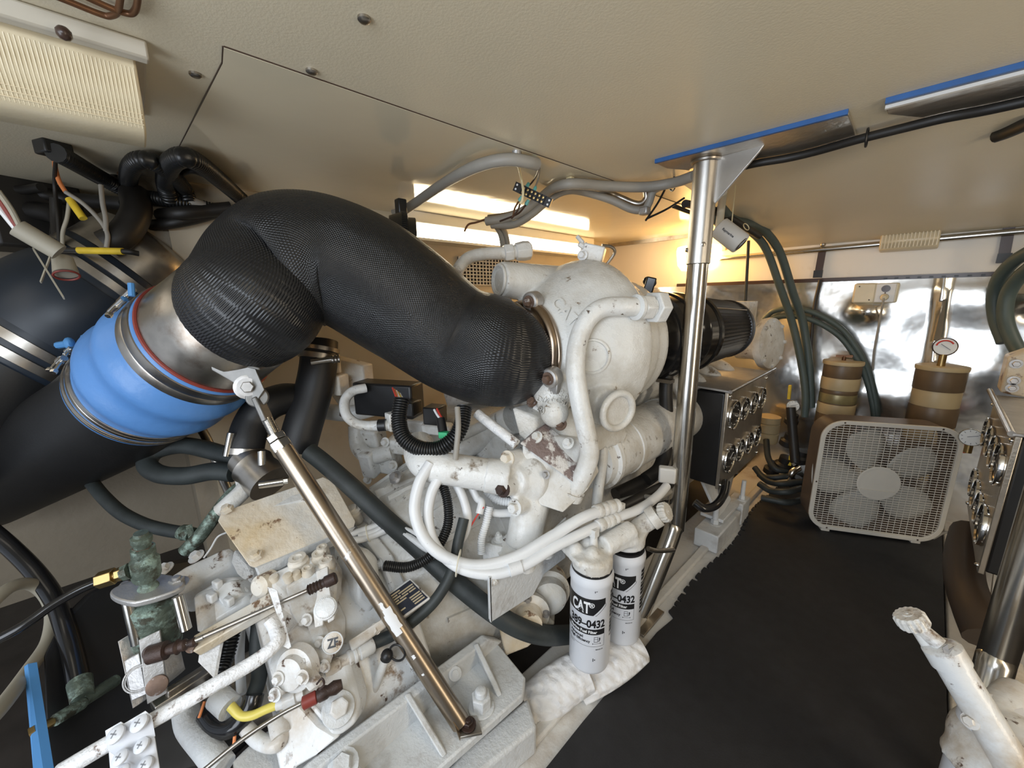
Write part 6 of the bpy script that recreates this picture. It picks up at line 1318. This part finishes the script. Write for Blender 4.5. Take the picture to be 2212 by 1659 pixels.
# ---------------------------------------------------------------- ceiling cables over the engine
hose('ceiling_cable', '850,463,1.32 880,450,1.33 950,402,1.34 1010,368,1.32 1060,350,1.28 1105,345,1.25 1140,350,1.22 1160,355,1.2', .0150, 'grey_sheath', 'thick grey cable arching up to the ceiling beside the terminal strip', 'cable')
t = thing('cable_end', P(1165, 357, 1.19), 'black taped end of the thick grey ceiling cable', 'cable')
obj('tape', MB().cyl(P(1150, 352, 1.205), P(1166, 358, 1.19), .0205, .013, 14).cyl(P(1163, 357, 1.19), P(1172, 362, 1.185), .008, .003, 8), 'dirty_black', t); obj('clip', MB().box(P(1147, 366, 1.2), (.014, .014, .014)), 'print_black', t)
obj('cable_tie', MB().torus(P(1100, 345, 1.25), P(1120, 346, 1.24) - P(1080, 347, 1.26), .0205, .0022, 24, 6), 'nylon', None, 'pale tie round the thick grey ceiling cable', 'cable tie')
hose('tie_tail', '1108,334,1.08 1118,352,1.10 1126,385,1.11 1130,412,1.11 1128,432,1.115 1124,440,1.12', .0038, 'nylon_yellow', 'long pale tie tail curving across the terminal strip', 'tie')
obj('mount_screw', MB().lathe(PZ(1116, 325, CE), (0, 0, -1), [(0, .012), (.012, .011), (.016, .014), (.02, .010)], 14), 'aluminium', None, 'round screw mount in the ceiling above the grey cable', 'screw')
# terminal strip
ta, tb_ = P(1112, 402, 1.16), P(1190, 440, 1.13); td = (tb_ - ta).normalized(); TLn = (tb_ - ta).length
tn = (-(ta.lerp(tb_, .5))).normalized(); tn = (tn - td * tn.dot(td)).normalized(); tu = tn.cross(td)
t = thing('terminal_strip', ta.lerp(tb_, .5), 'black terminal strip with screw rows hanging below the ceiling', 'terminal strip')
obj('base', MB().bar(ta, tb_, .026, .007, tn), 'box_black', t)
for k in range(7):
    c2 = ta + td * TLn * (.2 + k * .105); obj('barrier', MB().bar(c2 - tu * .013, c2 + tu * .013, .003, .018, tn), 'box_black', t)
    if k < 6:
        for s_ in (-.006, .006): obj('terminal_screw', MB().lathe(c2 + td * TLn * .052 + tu * s_ + tn * .003, tn, [(0, .0038), (.003, .0038), (.0035, .002)], 10), 'brass', t)
for f in (.06, .94):
    for s_ in (-.006, .006): obj('mounting_hole', MB().lathe(ta + td * TLn * f + tu * s_ + tn * .0032, tn, [(0, .003), (.0008, .003)], 12), 'print_white', t)
for k, (s, m2, lb) in enumerate((('1165,362,1.19 1158,380,1.175 1150,393,1.16 1142,402,1.15', 'strap_brown', 'brown wire from the taped cable end to the terminal strip'), ('1166,364,1.19 1163,385,1.17 1157,402,1.15 1152,412,1.14', 'grey_sheath', 'grey wire from the taped cable end to the terminal strip'))): hose('wire', s, .0026, m2, lb, 'wire')
for k, (a2, b2, lb) in enumerate((((1142, 396, 1.15), (1136, 408, 1.145), 'upper outer'), ((1157, 404, 1.145), (1153, 416, 1.14), 'upper inner'), ((1128, 424, 1.145), (1120, 436, 1.15), 'lower outer'), ((1142, 432, 1.14), (1135, 444, 1.145), 'lower inner'))):
    obj('crimp_terminal', MB().lathe(P(*a2), P(*b2) - P(*a2), [(0, .0045), (.012, .006), (.016, .0045)], 10), 'teal', None, lb + ' teal crimp terminal on the terminal strip', 'terminal')
for k, (s, lb) in enumerate((('1120,436,1.15 1112,450,1.165 1108,468,1.18', 'first'), ('1124,438,1.15 1118,455,1.165 1105,472,1.185', 'second'), ('1135,444,1.145 1118,462,1.18 1080,478,1.22', 'third'))): hose('wire', s, .0028, 'strap_brown' if k else 'copper_dark', lb + ' brown wire from the terminal strip down to the cable bundle', 'wire', 'brown wires under the terminal strip')
for s, r, m2, lb in (('1050,478,1.35 1090,472,1.33 1130,456,1.30 1165,430,1.28 1195,407,1.27 1235,397,1.27 1310,402,1.27 1390,404,1.25 1450,396,1.22 1500,380,1.19', .0150, 'grey_sheath', 'thick grey cable of the ceiling bundle reaching the stanchion'),
        ('1062,486,1.36 1110,485,1.33 1150,462,1.30 1190,428,1.28 1225,412,1.28 1262,415,1.28 1320,432,1.28 1365,452,1.27 1392,452,1.26 1402,438,1.25 1412,412,1.23 1440,398,1.22', .0125, 'grey_sheath', 'second grey cable of the bundle dipping towards the stanchion'),
        ('1055,470,1.36 1100,463,1.33 1140,448,1.31 1180,418,1.30 1215,402,1.29 1262,400,1.29 1320,418,1.29 1375,440,1.28 1395,430,1.27 1395,410,1.26', .0095, 'steel_dirty', 'thin brownish cable inside the ceiling bundle'),
        ('1066,478,1.36 1080,500,1.40 1086,520,1.42 1090,560,1.45', .012, 'grey_sheath', 'grey cable dropping from the bundle behind the pipe union'),
        ('1082,486,1.36 1092,505,1.40 1098,535,1.43 1100,570,1.46', .009, 'grey_sheath', 'thinner grey cable dropping from the bundle behind the pipe union'),
        ('1060,470,1.36 1030,480,1.36 1012,485,1.36 1003,500,1.36', .0035, 'copper_dark', 'loose brown wire end curling off the ceiling bundle')):
    hose('ceiling_cable', s, r, m2, lb, 'cable')
for u, v, d, lb in ((1203, 410, 1.27, 'black tie round the ceiling bundle near the terminal strip'), (1452, 396, 1.22, 'black tie round the ceiling cable near the stanchion')):
    obj('cable_tie', MB().torus(P(u, v, d), P(u + 20, v - 4, d) - P(u - 20, v + 4, d), .0215, .0028, 24, 6), 'print_black', None, lb, 'cable tie')
obj('cable_clip', MB().box(P(1393, 456, 1.255), (.03, .03, .024)), 'aluminium', None, 'grey clip at the lowest dip of the ceiling bundle', 'clip', bevel=.005)
for k, s in enumerate(('1436,410,1.22 1420,440,1.2 1395,476,1.18', '1478,428,1.2 1440,452,1.19 1398,472,1.18')): hose('tie_tail', s, .0032, 'print_black', ('steep' if k == 0 else 'flat') + ' black tie tail poking out near the stanchion', 'tie')
obj('cable_saddle', MB().box(PZ(1232, 385, CE - .006) + V((0, 0, -.012)), (.02, .02, .03)), 'nylon_yellow', None, 'yellowed plastic saddle holding the ceiling bundle', 'clip', bevel=.003)
# cable along the ceiling plates
cp_ = [PZ(u, v, CE - .022) for u, v in ((1500, 385), (1560, 372), (1630, 354), (1700, 342), (1760, 328), (1830, 308), (1870, 297), (1950, 277), (2040, 255), (2130, 238), (2230, 216))]
hose('ceiling_cable', cp_, .0095, 'dirty_black', 'dark cable running along the steel ceiling plates', 'cable')
hose('ceiling_cable', [p + V((0, .014, .004)) for p in cp_], .0075, 'grey_sheath', 'thinner grey cable behind the dark one along the ceiling plates', 'cable')
obj('cable_tie', MB().torus(PZ(1872, 296, CE - .022) + V((0, .005, 0)), (1, .05, 0), .018, .0022, 24, 6), 'print_black', None, 'black tie joining the two cables along the ceiling plates', 'cable tie')
hose('black_pipe', [PZ(u, v, CE - .02) for u, v in ((2152, 294), (2180, 284), (2240, 258))], .0135, 'dirty_black', 'dark pipe stub fixed to the ceiling at the upper edge of the walkway', 'pipe')
# white speaker-like sensor and small fan behind the stanchion
p = P(1578, 510, 1.28); sd = (P(1610, 535, 1.26) - P(1560, 497, 1.29)).normalized()
t = thing('sensor', p, 'small white cylindrical sensor hanging beside the stanchion', 'sensor')
obj('body', MB().lathe(p - sd * .05, sd, [(0, .030), (.003, .034), (.09, .034), (.094, .031)], 32), 'white_plastic', t)
obj('socket', MB().lathe(p + sd * .046, sd, [(-.0025, .022), (.0006, .022), (.0008, .018), (-.0015, .016)], 24), 'strap_brown', t)
n2 = (-p).normalized(); n2 = (n2 - sd * n2.dot(sd)).normalized(); 
obj('lettering', text_on(MB(), 'Raymarine', p + n2 * .0345 - sd * .006, sd, n2.cross(sd), .0105, .03, .0002).xf(Matrix.Identity(4)), 'print_black', t, smooth=0)
obj('lanyard', MB().torus(P(1612, 490, 1.27), (.5, .5, .5), .012, .0015, 20, 6).tube([p + V((0, 0, .03)), p + V((0, 0, .06)), V((p.x, p.y, CE))], .0018, 6, 3), 'nylon_yellow', t)
obj('smoke_alarm', MB().lathe(P(1575, 408, 1.42) + V((0, 0, .01)), (0, 0, -1), [(0, .040), (.012, .042), (.016, .036), (.022, .03)], 28), 'nylon', None, 'round cream ceiling fitting behind the gusset of the stanchion', 'fitting')
hose('white_tube', '1562,415,1.4 1558,450,1.4 1552,500,1.4', .013, 'nylon', 'short cream tube hanging behind the stanchion', 'tube')
for k, (s, lb) in enumerate((('1480,440,1.3 1520,448,1.4 1560,462,1.45 1600,485,1.5 1640,510,1.6', 'dark cable passing behind the stanchion to the green hoses'), ('1455,445,1.3 1500,462,1.4 1550,476,1.5', 'thin dark cable just behind the stanchion'))): hose('cable', s, .013 - k * .006, 'dirty_black', lb, 'cable')
obj('nut_plate', MB().prism([P(1425, 352, 1.16), P(1480, 372, 1.2), P(1500, 384, 1.22), P(1450, 372, 1.18)], (0, 0, .006)), 'dirty_black', None, 'dark clip plate under the ceiling at the stanchion', 'plate') if False else None
# ribbed duct behind the wrapped elbow
rc_ = P(880, 572, 1.22); rn_ = (TA + V((.3, 0, -.12))).normalized()
t = thing('ribbed_duct', rc_, 'black ribbed round duct peeking out behind the wrapped elbow', 'duct')
obj('duct', MB().lathe(rc_ - rn_ * .06, rn_, [(0, .135), (.03, .148), (.034, .15), (.05, .15), (.054, .138), (.075, .14)], 72), 'conduit_black', t)
rt, ru, rnn = frame(rn_); rg_ = MB()
for k in range(110):
    a = 2 * math.pi * k / 110; q2 = rt * math.cos(a) + ru * math.sin(a); rg_.box(rc_ - rn_ * .018 + q2 * .151, (.003, .004, .016), Matrix((q2, rn_.cross(q2), rn_)).transposed())
obj('teeth', rg_, 'conduit_black', t, kind='stuff')
obj('band_buckle', MB().box(P(866, 448, 1.26), (.03, .03, .05)), 'conduit_black', t, bevel=.004)
# vent grille below the tube light
t = thing('vent_grille', PX(1030, 575, HW + .02), 'small pale vent grille under the tube light', 'vent'); gm = MB(); y0, y1, z0, z1 = 1.15, 1.55, .07, .20
for k in range(20): gm.box((HW + .012, y0 + (y1 - y0) * k / 19, (z0 + z1) / 2), (.005, .004, z1 - z0))
for k in range(9): gm.box((HW + .012, (y0 + y1) / 2, z0 + (z1 - z0) * k / 8), (.005, y1 - y0, .004))
obj('bars', gm, 'cream_panel', t, kind='stuff', smooth=0); obj('recess', MB().box((HW + .004, 1.35, .135), (.006, .4, .13)), 'bilge', t)
# ---------------------------------------------------------------- dark wiring tangle, upper left
for s, r, m2, lb, co in (
    ('120,330,.9 150,345,.95 220,385,1.1 290,420,1.12 360,432,1.15 430,445,1.2 500,462,1.25', .0185, 'conduit_black', 'long black corrugated conduit sloping below the wide ceiling light', (.007, .0016)),
    ('366,430,1.25 358,395,1.24 366,358,1.22 392,340,1.2 425,350,1.2 470,385,1.22 510,420,1.25 545,452,1.28', .0210, 'conduit_black', 'black conduit arching against the ceiling panel corner', (.008, .0012)),
    ('278,440,1.1 276,400,1.12 284,362,1.14 305,346,1.16 335,352,1.18 372,378,1.2 400,412,1.22 410,440,1.24', .0190, 'conduit_black', 'black ribbed conduit looping left of the arching one', (.008, .0015)),
    ('372,430,1.22 362,412,1.21 375,385,1.2 410,368,1.2 450,380,1.22', .0085, 'dirty_black', 'thin black hose curving inside the arching conduit', None),
    ('290,418,1.1 295,455,1.08 280,490,1.06 255,515,1.04 230,528,1.03', .034, 'dirty_black', 'fat black hose bending down to the yellow tagged cable', None),
    ('285,428,1.16 340,422,1.18 400,432,1.2 450,448,1.25', .0145, 'grey_sheath', 'brown-grey cable across the black conduits', None),
    ('0,425,1.2 80,418,1.2 150,430,1.2 270,440,1.2', .020, 'dirty_black', 'dark hose along the hull above the wiring', None),
    ('-20,470,1.15 60,455,1.15 130,470,1.15 135,520,1.12', .026, 'dirty_black', 'dark fat hose in the left corner', None),
    ('310,470,1.2 380,462,1.2 450,455,1.25 500,450,1.3', .020, 'dirty_black', 'black hose behind the top of the wrapped elbow', None),
    ('300,490,1.15 370,482,1.18 430,470,1.22 470,458,1.26', .016, 'dirty_black', 'second black hose behind the top of the wrapped elbow', None),
    ('118,345,.98 120,365,.98 128,392,.99 142,415,.99', .0048, 'orange', 'orange wire dropping from the black connector', None),
    ('142,415,.99 180,440,1.0 215,475,1.0 232,505,1.0 230,535,1.0', .0050, 'grey_sheath', 'grey wire curving over the fat black hose', None),
    ('120,345,.99 118,400,1.0 125,470,1.0 128,530,1.0', .0040, 'dirty_black', 'thin black wire hanging from the connector', None),
    ('150,432,1.0 145,470,1.0 136,500,1.0 135,530,1.0', .0042, 'shaded_nylon', 'pale zip tie hanging beside the yellow sleeve', None),
    ('218,400,1.0 222,440,1.0 228,470,1.0 229,500,1.0', .0052, 'grey_sheath', 'flat pale strap hanging in front of the fat black hose', None),
    ('120,430,1.05 122,480,1.05 128,540,1.03', .0115, 'dirty_black', 'upright black cable in the wiring tangle', None),
    ('-10,395,1.1 40,410,1.12 90,405,1.1', .012, 'dirty_black', 'short dark cable at the frame edge below the light', None)):
    hose('conduit' if co else 'cable', s, r, m2, lb, 'cable', corr=co)
obj('connector', MB().box(P(116, 322, .88), (.045, .05, .03), Matrix.Rotation(.5, 3, 'Z')), 'print_black', None, 'black connector block under the end of the wide ceiling light', 'connector', bevel=.004)
t = thing('wall_switch', P(240, 365, 1.1), 'small black valve handle on the hull by the conduits', 'valve'); obj('stem', MB().cyl(P(243, 345, 1.12), P(247, 388, 1.1), .010, seg=10), 'dirty_black', t); obj('handle', MB().bar(P(228, 362, 1.1), P(255, 358, 1.11), .012, .014), 'dirty_black', t); obj('cap', MB().ball(P(268, 376, 1.09), .015, 12), 'copper_dark', t)
for a2, b2, lb in (((150, 430, .995), (180, 472, 1.0), 'yellow sleeve on the slanting wire of the tangle'), ((170, 541, .99), (266, 543, 1.0), 'yellow sleeve on the level black cable of the tangle')):
    obj('cable_label', MB().cyl(P(*a2), P(*b2), .0085, seg=12), 'yellow_tag', None, lb, 'label')
hose('cable', '120,540,.99 170,541,.992 266,543,1.0 300,548,1.02', .0068, 'dirty_black', 'level black cable carrying the long yellow sleeve', 'cable')
a, b = P(38, 492, .80), P(128, 545, .84)
t = thing('cable_joint', a.lerp(b, .5), 'grey heat-shrunk cable joint with red and white wires', 'cable'); obj('sheath', MB().tube([a, a.lerp(b, .3), a.lerp(b, .7), b], .0185, 16, 4), 'shaded_nylon', t)
for k, (s, m2) in enumerate((('38,492,.80 15,455,.79 -15,410,.78', 'red_sealant'), ('42,488,.80 22,450,.79 -5,412,.78', 'shaded_nylon'), ('34,494,.80 8,462,.79 -25,420,.78', 'print_white'))): obj('wire', MB().tube(pts(s), .005, 8, 5), m2, t)
t = thing('cable_plug', P(140, 575, .87), 'short grey end cap with a red rim hanging over the shaded exhaust', 'cap'); obj('cap', MB().lathe(P(135, 558, .87), P(144, 596, .865) - P(135, 558, .87), [(0, .017), (.03, .020), (.038, .0205)], 18), 'shaded_nylon', t); obj('rim', MB().torus(P(144, 595, .865), P(144, 596, .865) - P(135, 558, .87), .020, .0022, 24, 6), 'red_sealant', t); obj('tip', MB().ball(P(131, 555, .865), .005, 8), 'brass', t)
for a2, b2, lb in (((72, 538, .83), (138, 644, .80), 'long pale tie tail of the crossed pair'), ((108, 556, .83), (88, 610, .81), 'short pale tie tail of the crossed pair')):
    obj('tie_tail', MB().bar(P(*a2), P(*b2), .0075, .0022, (0, -1, 0)), 'shaded_nylon', None, lb, 'tie')
t = thing('hull_fitting', P(310, 470, 1.3), 'small yellowed fitting and rack piece behind the fat black hose', 'fitting'); obj('fitting', MB().cyl(P(308, 440, 1.3), P(312, 475, 1.3), .014, seg=12).ball(P(312, 478, 1.3), .018, 12), 'nylon_yellow', t)
for k in range(3): obj('rack_tooth', MB().box(P(318 + k * 14, 478, 1.32), (.005, .005, .04)), 'nylon_yellow', t)
obj('rack_bar', MB().bar(P(300, 477, 1.33), P(355, 480, 1.34), .004, .006), 'nylon_yellow', t)
obj('hull_box', MB().box(P(60, 470, 1.2), (.2, .2, .2), Matrix.Rotation(.4, 3, 'Z')), 'dirty_black', None, 'dark box in shadow on the hull behind the wiring tangle', 'box', bevel=.01)
obj('hull_ledge', MB().box((-1.95, -.3, .06), (.3, .7, .02)), 'cream_panel', None, 'pale ledge along the hull behind the wiring tangle', 'shelf', bevel=.004)
